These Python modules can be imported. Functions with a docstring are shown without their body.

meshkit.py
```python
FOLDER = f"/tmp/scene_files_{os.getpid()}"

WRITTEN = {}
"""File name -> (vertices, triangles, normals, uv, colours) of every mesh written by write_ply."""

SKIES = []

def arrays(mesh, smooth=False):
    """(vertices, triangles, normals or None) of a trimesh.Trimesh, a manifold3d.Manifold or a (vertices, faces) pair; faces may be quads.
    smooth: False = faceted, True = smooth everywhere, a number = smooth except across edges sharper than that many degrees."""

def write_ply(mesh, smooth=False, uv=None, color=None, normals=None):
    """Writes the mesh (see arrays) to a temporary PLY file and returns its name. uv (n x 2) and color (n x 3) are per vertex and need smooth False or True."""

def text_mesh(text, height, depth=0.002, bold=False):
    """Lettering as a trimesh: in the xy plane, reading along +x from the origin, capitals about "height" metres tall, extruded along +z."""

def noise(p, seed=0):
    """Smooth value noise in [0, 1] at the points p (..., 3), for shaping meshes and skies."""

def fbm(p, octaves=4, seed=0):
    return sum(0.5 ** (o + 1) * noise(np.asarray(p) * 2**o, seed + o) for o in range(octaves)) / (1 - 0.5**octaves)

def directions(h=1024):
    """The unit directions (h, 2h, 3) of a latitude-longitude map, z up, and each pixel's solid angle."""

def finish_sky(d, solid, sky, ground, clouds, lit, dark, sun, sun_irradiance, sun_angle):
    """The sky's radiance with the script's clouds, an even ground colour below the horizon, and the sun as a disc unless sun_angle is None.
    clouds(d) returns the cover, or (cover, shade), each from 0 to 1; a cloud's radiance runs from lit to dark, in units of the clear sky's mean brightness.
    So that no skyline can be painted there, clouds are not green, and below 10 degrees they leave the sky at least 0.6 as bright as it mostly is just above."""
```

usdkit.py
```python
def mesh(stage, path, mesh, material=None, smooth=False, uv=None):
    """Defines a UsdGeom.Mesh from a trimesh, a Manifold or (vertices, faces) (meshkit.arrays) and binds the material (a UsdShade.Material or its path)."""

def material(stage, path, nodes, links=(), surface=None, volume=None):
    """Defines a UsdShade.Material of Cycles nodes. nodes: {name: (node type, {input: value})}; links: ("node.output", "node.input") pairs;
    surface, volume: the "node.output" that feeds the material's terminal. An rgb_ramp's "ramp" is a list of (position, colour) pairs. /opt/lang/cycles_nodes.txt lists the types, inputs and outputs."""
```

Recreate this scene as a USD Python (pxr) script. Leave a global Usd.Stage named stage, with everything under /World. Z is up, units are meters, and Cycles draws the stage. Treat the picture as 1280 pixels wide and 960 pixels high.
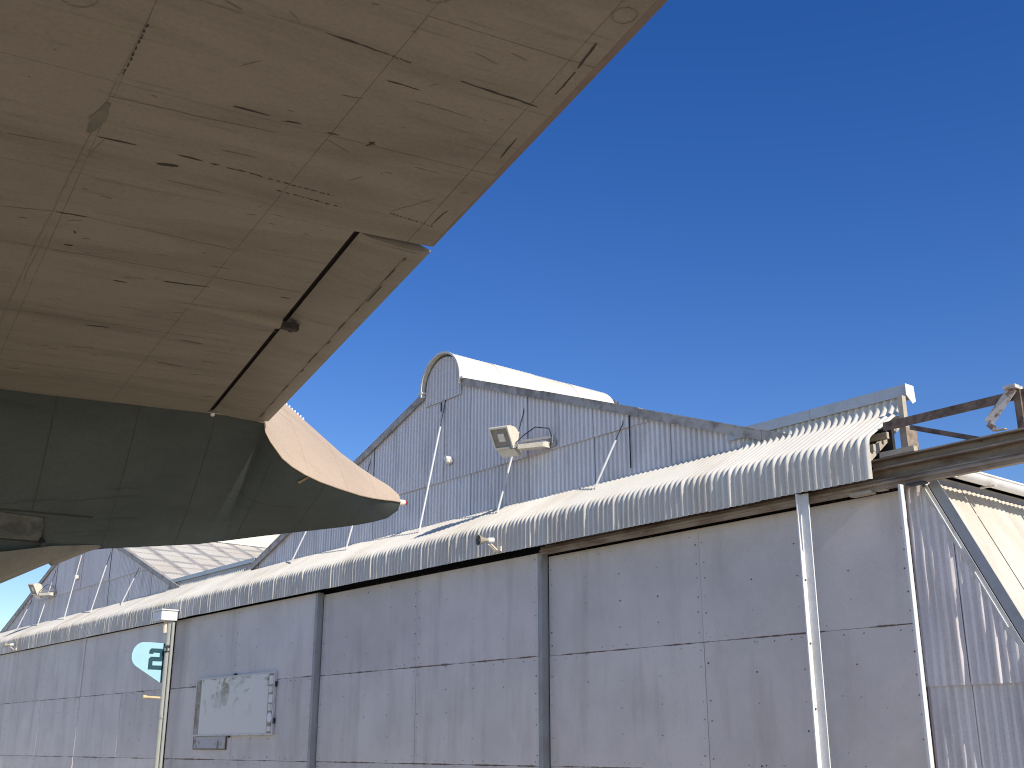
import math
import numpy as np
import trimesh
from trimesh.util import concatenate
import manifold3d
from shapely.geometry import Polygon
import usdkit, meshkit
from pxr import Usd, UsdGeom, UsdLux, UsdShade, Gf, Sdf

stage = Usd.Stage.CreateInMemory()
UsdGeom.SetStageUpAxis(stage, UsdGeom.Tokens.z)
UsdGeom.SetStageMetersPerUnit(stage, 1.0)
UsdGeom.Xform.Define(stage, '/World')
UsdGeom.Scope.Define(stage, '/World/Looks')
rng = np.random.default_rng(11)

# ------------------------------------------------------------------ camera
YAW, PITCH = math.radians(39.3), math.radians(17.9)
cam = UsdGeom.Camera.Define(stage, '/World/camera')
fw = np.array([-math.cos(YAW), math.sin(YAW), 0.0])
rt = np.array([fw[1], -fw[0], 0.0])
F = fw * math.cos(PITCH) + np.array([0, 0, math.sin(PITCH)])
U = np.cross(rt, F)
m = Gf.Matrix4d(*[*rt, 0, *U, 0, *(-F), 0, 0, 0, 1.6, 1])
cam.AddTransformOp().Set(m)
cam.CreateHorizontalApertureAttr(36.0)
cam.CreateVerticalApertureAttr(27.0)
cam.CreateFocalLengthAttr(36.0 * 1400 / 1280)
cam.CreateClippingRangeAttr(Gf.Vec2f(0.05, 5000))
cam.CreateExposureAttr(0.36)

# ------------------------------------------------------------------ sky and sun
SUN_EL, SUN_AZ = math.radians(34), math.radians(-1.5)      # azimuth counted from +x towards +y
sun = np.array([math.cos(SUN_EL) * math.cos(SUN_AZ), math.cos(SUN_EL) * math.sin(SUN_AZ), math.sin(SUN_EL)])
sky_mat = usdkit.material(stage, '/World/Looks/sky_look', {
    'sky': ('sky_texture', {'sky_type': 'single_scattering', 'sun_disc': False, 'sun_elevation': SUN_EL,
                            'sun_rotation': math.atan2(sun[0], sun[1]), 'altitude': 200.0, 'air_density': 1.0,
                            'aerosol_density': 0.15, 'ozone_density': 1.5}),
    'hs': ('hsv', {'hue': 0.519, 'saturation': 1.40, 'value': 1.0, 'fac': 1.0}),
    'bg': ('background_shader', {'strength': 0.108})}, [('sky.color', 'hs.color'), ('hs.color', 'bg.color')], surface='bg.background')
dome = UsdLux.DomeLight.Define(stage, '/World/sky')
UsdShade.MaterialBindingAPI.Apply(dome.GetPrim()).Bind(sky_mat)
dome.GetPrim().SetCustomDataByKey('kind', 'structure')
dl = UsdLux.DistantLight.Define(stage, '/World/sun')
dl.CreateIntensityAttr(1.0)
dl.CreateAngleAttr(0.53)
dl.CreateNormalizeAttr(True) if hasattr(dl, 'CreateNormalizeAttr') else dl.GetPrim().CreateAttribute('inputs:normalize', Sdf.ValueTypeNames.Bool).Set(True)
dl.CreateColorAttr(Gf.Vec3f(1.0, 0.935, 0.83))
zx = np.cross([0, 0, 1.0], sun); zx /= np.linalg.norm(zx)
zy = np.cross(sun, zx)
dl.AddTransformOp().Set(Gf.Matrix4d(*[*zx, 0, *zy, 0, *sun, 0, 0, 0, 30, 1]))

# ------------------------------------------------------------------ helpers
used = {}
def numbered(path):
    n = used.get(path, -1) + 1
    used[path] = n
    return path if n == 0 else f'{path}_{n:03d}'

def data(prim, label=None, category=None, group=None, kind=None):
    for k, v in (('label', label), ('category', category), ('group', group), ('kind', kind)):
        if v:
            prim.SetCustomDataByKey(k, v)

def thing(name, label, category, loc=(0, 0, 0), rz=0.0, group=None):
    x = UsdGeom.Xform.Define(stage, numbered('/World/' + name))
    x.AddTranslateOp().Set(Gf.Vec3d(*loc))
    if rz:
        x.AddRotateZOp().Set(rz)
    data(x.GetPrim(), label, category, group)
    return x.GetPrim()

def part(parent, name, mesh, mat, smooth=False, label=None, kind=None):
    base = parent.GetPath().pathString if parent is not None else '/World'
    if isinstance(mesh, list):
        mesh = concatenate([q if isinstance(q, trimesh.Trimesh) else tm(q) for q in mesh])
    p = usdkit.mesh(stage, numbered(base + '/' + name), mesh, mat, smooth).GetPrim()
    data(p, label, kind=kind)
    return p

def tm(q):
    v, f, _ = meshkit.arrays(q)
    return trimesh.Trimesh(v, f, process=False)

def box(x0, x1, y0, y1, z0, z1, bev=0.0):
    lo = np.minimum([x0, y0, z0], [x1, y1, z1]); hi = np.maximum([x0, y0, z0], [x1, y1, z1])
    if bev <= 0:
        b = trimesh.creation.box(hi - lo); b.apply_translation((lo + hi) / 2)
        return b
    pts = []
    for k in range(3):
        l, h = lo + bev, hi - bev
        l = l.copy(); h = h.copy(); l[k] = lo[k]; h[k] = hi[k]
        pts += [[(l, h)[i][0], (l, h)[j][1], (l, h)[q][2]] for i in (0, 1) for j in (0, 1) for q in (0, 1)]
    return tm(manifold3d.Manifold.hull_points(np.array(pts)))

def hull(pts):
    return tm(manifold3d.Manifold.hull_points(np.array(pts, float)))

def tube(a, b, r, r2=None, n=12):
    a, b = np.array(a, float), np.array(b, float)
    r2 = r if r2 is None else r2
    d = b - a; L = np.linalg.norm(d); d /= L
    u = np.cross(d, [0, 0, 1.0] if abs(d[2]) < .9 else [1.0, 0, 0]); u /= np.linalg.norm(u)
    w = np.cross(d, u)
    t = np.arange(n) / n * 2 * np.pi
    ring = np.outer(np.cos(t), u) + np.outer(np.sin(t), w)
    return hull(np.vstack([a + ring * r, b + ring * r2]))

def bar(a, b, wdt, hgt, up=(0, 0, 1)):
    a, b = np.array(a, float), np.array(b, float)
    d = b - a; d /= np.linalg.norm(d)
    u = np.cross(d, up); u /= np.linalg.norm(u); w = np.cross(u, d)
    return hull([p + u * i * wdt / 2 + w * j * hgt / 2 for p in (a, b) for i in (-1, 1) for j in (-1, 1)])

def grid(P):
    """P (n, m, 3) -> sheet mesh"""
    n, mm = P.shape[:2]
    i = np.arange(n * mm).reshape(n, mm)
    q = np.stack([i[:-1, :-1], i[1:, :-1], i[1:, 1:], i[:-1, 1:]], -1).reshape(-1, 4)
    return tm((P.reshape(-1, 3), q))

def both(P, N, t):
    """a sheet with real thickness t: front P, back P - N*t, and its four edges"""
    a, b = P, (P - N * t)[:, ::-1]
    e = [np.stack([P[0], (P - N * t)[0]], 0), np.stack([P[-1], (P - N * t)[-1]], 0)[::-1],
         np.stack([P[:, 0], (P - N * t)[:, 0]], 1)[:, ::-1], np.stack([P[:, -1], (P - N * t)[:, -1]], 1)]
    return concatenate([grid(a), grid(b)] + [grid(x) for x in e])

PITCHC = 0.0762
# ------------------------------------------------------------------ materials
def mat(name, nodes, links, surface='p.BSDF'):
    return usdkit.material(stage, '/World/Looks/' + name, nodes, links, surface=surface)

def painted(name, base, dirt, dirt_amt=0.5, scale=3.0, stretch=(1, 1, 1), rough=0.55, bump=0.15, fine=60.0, metallic=0.0, spec=0.35, lo=0.48, hi=0.75, vary=0.06):
    """weathered paint: broad dirt that runs in a given direction, fine grain, small bump; every piece a little off in tone"""
    return mat(name, {
        'tc': ('texture_coordinate', {}),
        'mp': ('mapping', {'scale': stretch}),
        'n1': ('noise_texture', {'scale': scale, 'detail': 6.0, 'roughness': 0.62, 'distortion': 0.3}),
        'n2': ('noise_texture', {'scale': fine, 'detail': 3.0, 'roughness': 0.6}),
        'mr': ('map_range', {'from_min': lo, 'from_max': hi, 'to_min': 0.0, 'to_max': dirt_amt, 'clamp': True}),
        'mx': ('mix_color', {'a': base, 'b': dirt}),
        'mf': ('map_range', {'from_min': 0.3, 'from_max': 0.7, 'to_min': 0.92, 'to_max': 1.06, 'clamp': True}),
        'oi': ('object_info', {}),
        'mo': ('map_range', {'from_min': 0.0, 'from_max': 1.0, 'to_min': 1 - vary, 'to_max': 1 + vary}),
        'mm': ('math', {'math_type': 'multiply'}),
        'cc': ('combine_color', {}),
        'mu': ('mix_color', {'blend_type': 'multiply', 'fac': 1.0, 'use_clamp': False}),
        'bp': ('bump', {'strength': bump, 'distance': 0.004}),
        'p': ('principled_bsdf', {'roughness': rough, 'metallic': metallic, 'specular_ior_level': spec}),
    }, [('tc.object', 'mp.vector'), ('mp.vector', 'n1.vector'), ('tc.object', 'n2.vector'), ('n1.fac', 'mr.value'), ('mr.result', 'mx.fac'),
        ('n2.fac', 'mf.value'), ('oi.random', 'mo.value'), ('mf.result', 'mm.value1'), ('mo.result', 'mm.value2'),
        ('mm.value', 'cc.r'), ('mm.value', 'cc.g'), ('mm.value', 'cc.b'), ('mx.result', 'mu.a'), ('cc.color', 'mu.b'),
        ('mu.result', 'p.base_color'), ('n2.fac', 'bp.height'), ('bp.normal', 'p.normal')])

M = {}
M['gable'] = painted('gable_paint', (.69, .64, .62), (.34, .31, .28), .55, 2.2, (1.6, 1, .35), rough=.6, bump=.1)
M['canopy'] = painted('canopy_paint', (.675, .638, .555), (.49, .40, .285), .6, 1.6, (1.2, .5, .5), rough=.6, bump=.1, lo=.46, hi=.74)
M['trim'] = painted('trim_paint', (.62, .61, .58), (.30, .24, .19), .6, 5.0, (1, 1, 1), rough=.5)
M['flash'] = painted('bare_flashing', (.50, .50, .50), (.34, .31, .28), .5, 6.0, rough=.42, metallic=.35)
M['barge'] = painted('old_barge_paint', (.46, .42, .38), (.17, .135, .11), .7, 7.0, rough=.6, lo=.42, hi=.65)
M['corner'] = painted('corner_strip_paint', (.34, .36, .38), (.24, .23, .22), .5, 6.0, rough=.5)
M['side'] = painted('side_sheet_paint', (.58, .545, .47), (.43, .36, .27), .6, 1.5, (.6, 1.5, .5), rough=.65, lo=.45, hi=.72)
M['post'] = painted('leaf_edge_paint', (.36, .365, .36), (.2, .15, .11), .5, 6.0, (1, 1, .4), rough=.55)
M['white'] = painted('white_paint', (.76, .76, .74), (.46, .38, .28), .45, 5.0, (1, 1, .3), rough=.45)
M['rust'] = painted('rusty_steel', (.20, .145, .11), (.08, .05, .038), .9, 9.0, (1, 1, 1), rough=.75, bump=.35, lo=.42, hi=.62)
M['rail'] = painted('weathered_rail', (.34, .275, .215), (.15, .095, .06), .85, 7.0, (.35, 1, 1), rough=.7, bump=.25, lo=.42, hi=.66)
M['lightrust'] = painted('peeling_white', (.60, .57, .52), (.25, .12, .07), .9, 16.0, rough=.65, bump=.3, lo=.50, hi=.60)
M['dark'] = painted('dark_void', (.03, .03, .032), (.015, .014, .013), .5, 4.0, rough=.8)
M['nail'] = painted('rusty_nail', (.15, .10, .08), (.07, .045, .035), .6, 20.0, rough=.8)
M['timber'] = painted('old_timber', (.50, .44, .35), (.28, .22, .16), .6, 9.0, (.3, 1, 1), rough=.75)
M['cream'] = painted('cream_plastic', (.68, .62, .50), (.48, .38, .26), .4, 12.0, rough=.5)
M['grey'] = painted('grey_metal', (.36, .36, .35), (.2, .18, .16), .4, 10.0, rough=.5, metallic=.3)
M['lens'] = painted('lamp_glass', (.24, .205, .165), (.11, .085, .065), .7, 14.0, rough=.12, spec=.6, bump=0.0)
M['horn_in'] = painted('horn_mouth', (.30, .30, .28), (.16, .15, .13), .4, 16.0, rough=.6)
M['pole'] = painted('pole_paint', (.36, .37, .335), (.24, .20, .15), .6, 5.0, (1, 1, .25), rough=.45)
M['signblue'] = painted('pale_blue_sign', (.36, .60, .68), (.30, .51, .58), .4, 8.0, rough=.35)
M['signdark'] = painted('dark_teal', (.02, .07, .09), (.02, .05, .06), .3, 8.0, rough=.4)
M['brass'] = painted('yellow_fitting', (.60, .48, .28), (.4, .3, .16), .4, 20.0, rough=.4)
M['apron'] = painted('apron_concrete', (.46, .385, .295), (.33, .27, .21), .6, .35, rough=.85, bump=.3)
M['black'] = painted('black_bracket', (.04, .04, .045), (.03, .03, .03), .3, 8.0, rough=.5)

# door sheets: rust creeps out of the horizontal laps (heights in the leaf's own metres)
SEAMS = (2.57, 1.384)
def door_material(name, base):
    nodes = {
        'tc': ('texture_coordinate', {}), 'sp': ('separate_xyz', {}),
        'ns': ('noise_texture', {'scale': 9.0, 'detail': 5.0, 'roughness': .7}),
        'mpl': ('mapping', {'scale': (1.0, 1, .12)}),
        'nl': ('noise_texture', {'scale': 3.0, 'detail': 6.0, 'roughness': .6}),
        'mps': ('mapping', {'scale': (1.4, 1, .01)}),
        'nx': ('noise_texture', {'scale': 1.3, 'detail': 3.0, 'roughness': .6}),
        'fine': ('noise_texture', {'scale': 90.0, 'detail': 3.0}),
        'blot': ('noise_texture', {'scale': 1.1, 'detail': 6.0, 'roughness': .6}),
        'bl': ('map_range', {'from_min': .42, 'from_max': .72, 'to_min': 0, 'to_max': .38, 'clamp': True}),
        'st': ('map_range', {'from_min': .52, 'from_max': .78, 'to_min': 0, 'to_max': .45, 'clamp': True}),
        'm0': ('mix_color', {'a': base, 'b': (.40, .36, .325)}),
        'm1': ('mix_color', {'b': (.33, .27, .21)}),
        'm2': ('mix_color', {'b': (.18, .105, .065)}),
        'oi': ('object_info', {}), 'mo': ('map_range', {'to_min': .93, 'to_max': 1.05}),
        'ff': ('map_range', {'from_min': .3, 'from_max': .7, 'to_min': .94, 'to_max': 1.05}),
        'pm': ('math', {'math_type': 'multiply'}), 'cc': ('combine_color', {}),
        'mu': ('mix_color', {'blend_type': 'multiply', 'fac': 1.0, 'use_clamp': False}),
        'bp': ('bump', {'strength': .12, 'distance': .004}),
        'bw': ('bump', {'strength': .25, 'distance': .02}),
        'p': ('principled_bsdf', {'roughness': .55, 'specular_ior_level': .35}),
    }
    links = [('tc.object', 'sp.vector'), ('tc.object', 'ns.vector'), ('tc.object', 'mpl.vector'), ('mpl.vector', 'nl.vector'),
             ('tc.object', 'mps.vector'), ('mps.vector', 'nx.vector'), ('tc.object', 'fine.vector'), ('tc.object', 'blot.vector'),
             ('blot.fac', 'bl.value'), ('bl.result', 'm0.fac'), ('nl.fac', 'st.value'), ('st.result', 'm1.fac'), ('m0.result', 'm1.a'),
             ('m1.result', 'm2.a'), ('oi.random', 'mo.value'), ('fine.fac', 'ff.value'), ('mo.result', 'pm.value1'), ('ff.result', 'pm.value2'),
             ('pm.value', 'cc.r'), ('pm.value', 'cc.g'), ('pm.value', 'cc.b'), ('m2.result', 'mu.a'), ('cc.color', 'mu.b'), ('mu.result', 'p.base_color'),
             ('fine.fac', 'bp.height'), ('blot.fac', 'bw.height'), ('bp.normal', 'bw.normal'), ('bw.normal', 'p.normal')]
    prev = None
    for i, z in enumerate(SEAMS):
        # band half-width = 4 mm + something that depends on where along the seam
        nodes[f'd{i}'] = ('math', {'math_type': 'subtract', 'value2': z})
        nodes[f'a{i}'] = ('math', {'math_type': 'absolute'})
        nodes[f'w{i}'] = ('math', {'math_type': 'multiply'})
        nodes[f'h{i}'] = ('map_range', {'from_min': .40, 'from_max': .68, 'to_min': .002, 'to_max': .024, 'clamp': True})
        nodes[f'k{i}'] = ('map_range', {'from_min': .35, 'from_max': .65, 'to_min': .25, 'to_max': 1.2})
        nodes[f'q{i}'] = ('math', {'math_type': 'divide'})
        nodes[f'r{i}'] = ('map_range', {'from_min': .45, 'from_max': 1.0, 'to_min': .9, 'to_max': 0, 'clamp': True})
        links += [('sp.z', f'd{i}.value1'), (f'd{i}.value', f'a{i}.value1'), ('nx.fac', f'h{i}.value'), ('ns.fac', f'k{i}.value'),
                  (f'h{i}.result', f'w{i}.value1'), (f'k{i}.result', f'w{i}.value2'), (f'a{i}.value', f'q{i}.value1'), (f'w{i}.value', f'q{i}.value2'),
                  (f'q{i}.value', f'r{i}.value')]
    nodes['mxr'] = ('math', {'math_type': 'maximum'})
    links += [('r0.result', 'mxr.value1'), ('r1.result', 'mxr.value2'), ('mxr.value', 'm2.fac')]
    return mat(name, nodes, links)
M['door'] = door_material('door_paint', (.69, .625, .58))

# roof sheets of the hangar beyond: blotchy dirt, and shadow-like bands painted into the colour along the laps (object metres: x along slope span, y along ridge)
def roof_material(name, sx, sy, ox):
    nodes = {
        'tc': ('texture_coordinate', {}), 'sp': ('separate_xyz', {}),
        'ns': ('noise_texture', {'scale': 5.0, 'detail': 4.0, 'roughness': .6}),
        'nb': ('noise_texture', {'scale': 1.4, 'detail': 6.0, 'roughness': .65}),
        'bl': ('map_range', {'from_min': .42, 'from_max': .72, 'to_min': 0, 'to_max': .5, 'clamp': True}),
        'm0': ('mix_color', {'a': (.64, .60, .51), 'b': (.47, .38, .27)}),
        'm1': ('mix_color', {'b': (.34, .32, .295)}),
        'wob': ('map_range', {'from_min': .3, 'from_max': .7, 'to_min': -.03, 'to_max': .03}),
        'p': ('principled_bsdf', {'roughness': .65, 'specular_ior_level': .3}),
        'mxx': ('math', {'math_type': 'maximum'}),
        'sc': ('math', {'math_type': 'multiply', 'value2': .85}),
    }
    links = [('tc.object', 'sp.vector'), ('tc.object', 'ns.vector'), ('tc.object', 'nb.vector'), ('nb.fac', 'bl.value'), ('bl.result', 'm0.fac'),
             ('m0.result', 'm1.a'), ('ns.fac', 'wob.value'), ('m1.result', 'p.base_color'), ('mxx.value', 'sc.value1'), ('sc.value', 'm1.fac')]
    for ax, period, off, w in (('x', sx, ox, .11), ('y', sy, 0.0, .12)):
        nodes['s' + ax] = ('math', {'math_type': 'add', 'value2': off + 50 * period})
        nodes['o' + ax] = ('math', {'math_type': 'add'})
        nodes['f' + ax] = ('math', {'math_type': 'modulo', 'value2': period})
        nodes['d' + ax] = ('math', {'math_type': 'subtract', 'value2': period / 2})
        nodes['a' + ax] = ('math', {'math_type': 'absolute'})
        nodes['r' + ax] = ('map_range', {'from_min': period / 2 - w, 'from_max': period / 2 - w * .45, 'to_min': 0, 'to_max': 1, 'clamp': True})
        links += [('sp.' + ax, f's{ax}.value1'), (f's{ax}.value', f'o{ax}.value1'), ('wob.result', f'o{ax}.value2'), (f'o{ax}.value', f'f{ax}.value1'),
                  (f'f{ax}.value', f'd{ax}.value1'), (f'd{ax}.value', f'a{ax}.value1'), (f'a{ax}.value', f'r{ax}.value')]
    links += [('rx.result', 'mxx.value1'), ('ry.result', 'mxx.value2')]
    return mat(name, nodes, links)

# ------------------------------------------------------------------ ground
g = usdkit.mesh(stage, '/World/apron', grid(np.array([[[x, y, 0.0] for y in np.linspace(-600, 600, 9)] for x in np.linspace(-600, 600, 9)])[::-1]), M['apron']).GetPrim()
data(g, 'pale concrete apron in front of the hangars', kind='structure')

# ------------------------------------------------------------------ hangars
YG, SLOPE, APEX, HALF, DEPTH = 8.964, 0.365, 6.638, 7.29, 32.0
Z_LAP = 5.16
ROOF_STEP_X, ROOF_STEP_Y = 1.13, 0.686
M['roof_lap_shadow'] = roof_material('roof_sheets_with_painted_lap_shadow', ROOF_STEP_X, ROOF_STEP_Y, 0.0)

def roof_z(dx):
    return APEX - SLOPE * abs(dx)

def wavy_front(x0, x1, zb, zt, y, amp=.0029, n=8, bulge=0.0, wander=0.0):
    """corrugated sheet facing -y; zb, zt are functions of x"""
    k = max(4, int(round((x1 - x0) / PITCHC * n)))
    xs = np.linspace(x0, x1, k + 1)
    off = amp * np.cos(2 * np.pi * xs / PITCHC)
    nz = 28 if wander else 4
    t = np.linspace(0, 1, nz)
    zs = np.array([zb(x) for x in xs])[:, None] * (1 - t) + np.array([zt(x) for x in xs])[:, None] * t
    ys = y - off[:, None] - bulge * np.linspace(0, 1, k + 1)[:, None] ** 2 + 0 * zs
    if wander:
        cell = np.round(xs / PITCHC)
        kick = meshkit.noise(np.stack([np.repeat(cell[:, None] * 7.31, nz, 1), zs * 2.3, 0 * zs + 3.3], -1)) - .5
        ys = ys - wander * kick * (.5 + .5 * np.cos(2 * np.pi * xs / PITCHC))[:, None]
    P = np.stack([np.repeat(xs[:, None], nz, 1), ys, zs], -1)
    return grid(P)

def hangar(name, label, cx, detail, annex_right, vent_len=DEPTH):
    t = thing(name, label, 'hangar', (cx, YG, 0))
    # gable wall, sheet by sheet (8 corrugations each), below and above the lap; all in local x, y = 0 at the gable
    w = 8 * PITCHC
    edges = np.arange(-HALF, HALF + .01, w)
    top = lambda x: roof_z(x) + .004
    for i, a in enumerate(edges[:-1]):
        b = a + w
        jit = .003 * (i % 2) + rng.uniform(0, .0025)
        gap = rng.choice([0.001, .002, .006, .012], p=[.4, .3, .2, .1])
        part(t, 'gable_sheet', wavy_front(a + gap / 2, b - gap / 2, lambda x: 4.0, lambda x: min(Z_LAP, top(x)), .004 + jit), M['gable'], True)
        if max(top(a), top(b)) > Z_LAP + .05:
            part(t, 'gable_sheet', wavy_front(a + gap / 2, b - gap / 2, lambda x: min(Z_LAP - .05, top(x) - .01), top, -.010 + jit - .003 * (i % 3)), M['gable'], True)
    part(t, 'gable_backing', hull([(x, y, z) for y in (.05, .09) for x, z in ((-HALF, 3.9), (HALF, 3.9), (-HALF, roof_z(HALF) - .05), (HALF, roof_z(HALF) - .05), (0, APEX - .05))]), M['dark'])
    # ridge vent: end panel, half-round cap of curved sheets, sill flashing, dark slot
    R, zc = .43, 6.53
    xs = np.linspace(-R, R, int(2 * R / PITCHC * 8) + 1)
    def vent_top(x): return zc + math.sqrt(max(R * R - x * x, 0)) - .012
    part(t, 'vent_end_panel', wavy_front(-R, R, lambda x: 6.29, vent_top, -.03), M['gable'], True)
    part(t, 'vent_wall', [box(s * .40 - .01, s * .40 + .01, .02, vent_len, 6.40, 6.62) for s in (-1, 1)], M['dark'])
    for s in (-1, 1):
        part(t, 'vent_sill', bar((s * .49, -.10, roof_z(.49) + .045), (s * .49, vent_len, roof_z(.49) + .045), .12, .025), M['white'])
    n_cap = int(vent_len / .762)
    for j in range(n_cap):
        y0 = -.09 + j * .762
        ys = np.linspace(y0, y0 + .80, 10 * 6 + 1)
        ang = np.radians(np.linspace(-12, 192, 19))
        r = R + .035 + .008 * np.cos(2 * np.pi * ys / PITCHC)[None, :] + .005 * (j % 2)
        P = np.stack([np.cos(ang)[:, None] * r, np.repeat(ys[None], 19, 0), zc + np.sin(ang)[:, None] * r], -1)
        part(t, 'vent_cap_sheet', grid(P), M['canopy'], True)
    part(t, 'vent_cap_rim', tm_arc(R + .052, zc, -.105, -.085), M['trim'])
    if vent_len < DEPTH:
        part(t, 'vent_back_panel', wavy_front(-R, R, lambda x: 6.29, vent_top, vent_len), M['gable'], True)
        part(t, 'ridge_cap', hull([(x, y, z) for y in (vent_len, DEPTH) for x, z in ((-.5, roof_z(.5) + .035), (.5, roof_z(.5) + .035), (0, APEX + .05), (0, APEX - .05))]), M['canopy'])
    # roof slopes
    for s in (-1, 1):
        individual = detail and s == 1
        y_start = 0.02
        if individual:
            ny = 30
            rows = [(0.45 + i * ROOF_STEP_X, 0.45 + (i + 1) * ROOF_STEP_X + .06) for i in range(6)] + [(0.45 + 6 * ROOF_STEP_X, HALF + .16)]
            for j in range(ny):
                for i, (x0, x1) in enumerate(rows):
                    if x1 > HALF + .16: x1 = HALF + .16
                    if x1 - x0 < .05: continue
                    ys = np.linspace(y_start + j * ROOF_STEP_Y, y_start + (j + 1) * ROOF_STEP_Y + .02, 9 * 6 + 1)
                    xx = np.array([x0, x1])
                    lift = .03 - .006 * i + .004 * (j % 2) + .008 * np.cos(2 * np.pi * ys / PITCHC)
                    P = np.stack([np.repeat(xx[:, None], len(ys), 1), np.repeat(ys[None], 2, 0), np.array([roof_z(x) for x in xx])[:, None] + lift[None]], -1)
                    part(t, 'roof_sheet', grid(P), M['roof_lap_shadow'], True)
            ya = y_start + ny * ROOF_STEP_Y
        else:
            ya = y_start
        ys = np.linspace(ya, DEPTH, int((DEPTH - ya) / PITCHC * 4))
        xx = np.array([.40, HALF + .16]) * s
        P = np.stack([np.repeat(xx[:, None], len(ys), 1), np.repeat(ys[None], 2, 0), np.array([roof_z(x) for x in xx])[:, None] + .02 + .008 * np.cos(2 * np.pi * ys / PITCHC)[None]], -1)
        part(t, 'roof_sheeting', grid(P if s > 0 else P[::-1]), M['roof_lap_shadow'] if individual else M['canopy'], kind='stuff' if individual else None)
        # barge flashing along the rake
        for k in range(4):
            x0, x1 = .46 + k * (HALF - .46) / 4, .46 + (k + 1) * (HALF - .46) / 4 - .006
            up = (0, 0, .006 * (k % 2))
            a, b = np.array([s * x0, 0, roof_z(x0)]) + up, np.array([s * x1, 0, roof_z(x1)]) + up
            face = hull([p + d for p in (a, b) for d in ((0, -.052, -.055), (0, -.046, -.055), (0, -.052, .0455), (0, -.046, .0455))])
            cap = hull([p + d for p in (a, b) for d in ((0, -.056, .046), (0, .03, .048), (0, -.056, .058), (0, .03, .060))])
            part(t, 'barge_flashing', [face, cap], M['barge'])
    # back and far side walls
    part(t, 'back_wall', hull([(x, y, z) for y in (DEPTH - .06, DEPTH - .01) for x, z in ((-HALF, 0), (HALF, 0), (-HALF, roof_z(HALF) - .02), (HALF, roof_z(HALF) - .02), (0, APEX - .02))]), M['gable'])
    part(t, 'side_wall', [box(s * (HALF - .1), s * (HALF - .04), .1, DEPTH - .07, 0, roof_z(HALF) - .06) for s in (-1, 1)], M['gable'])
    if annex_right:
        # sloping side: steep sheeted wall that leans in to the eave, a corrugated front, corner flashing, gutter, jamb strip
        yf = 8.645 - YG
        e0, e1 = np.array([HALF + .255, 3.76]), np.array([HALF + .255 + 1.80, 0.0])     # slanted edge (x, z)
        edge_x = lambda z: e0[0] + (e0[1] - z) / e0[1] * (e1[0] - e0[0])
        edge_z = lambda x: min(3.74, e0[1] * (1 - (x + .125 - e0[0]) / (e1[0] - e0[0])))
        x_l, zl = HALF - .08, 2.11
        cuts = [x_l, x_l + 6 * PITCHC, x_l + 14 * PITCHC, x_l + 22 * PITCHC, e1[0] - .16]
        for i, (a, b) in enumerate(zip(cuts[:-1], cuts[1:])):
            part(t, 'annex_front_sheet', wavy_front(a, b, lambda x: .02, lambda x: min(zl, edge_z(x)), yf + .008, amp=.010, bulge=.006, wander=.026), M['gable'], True)
            if a < edge_x(zl):
                b2 = min(b, edge_x(zl - .05) - .13)
                part(t, 'annex_front_sheet', wavy_front(a, b2, lambda x: min(zl - .05, edge_z(x)), edge_z, yf - .006 - .002 * i, amp=.010, bulge=.012, wander=.050), M['gable'], True)
        # right side skin: corrugations run down the slope, sheets laid along y
        d = np.array([e1[0] - e0[0], e1[1] - e0[1]]); L = np.linalg.norm(d); d /= L
        nrm = np.array([-d[1], d[0]])
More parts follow.
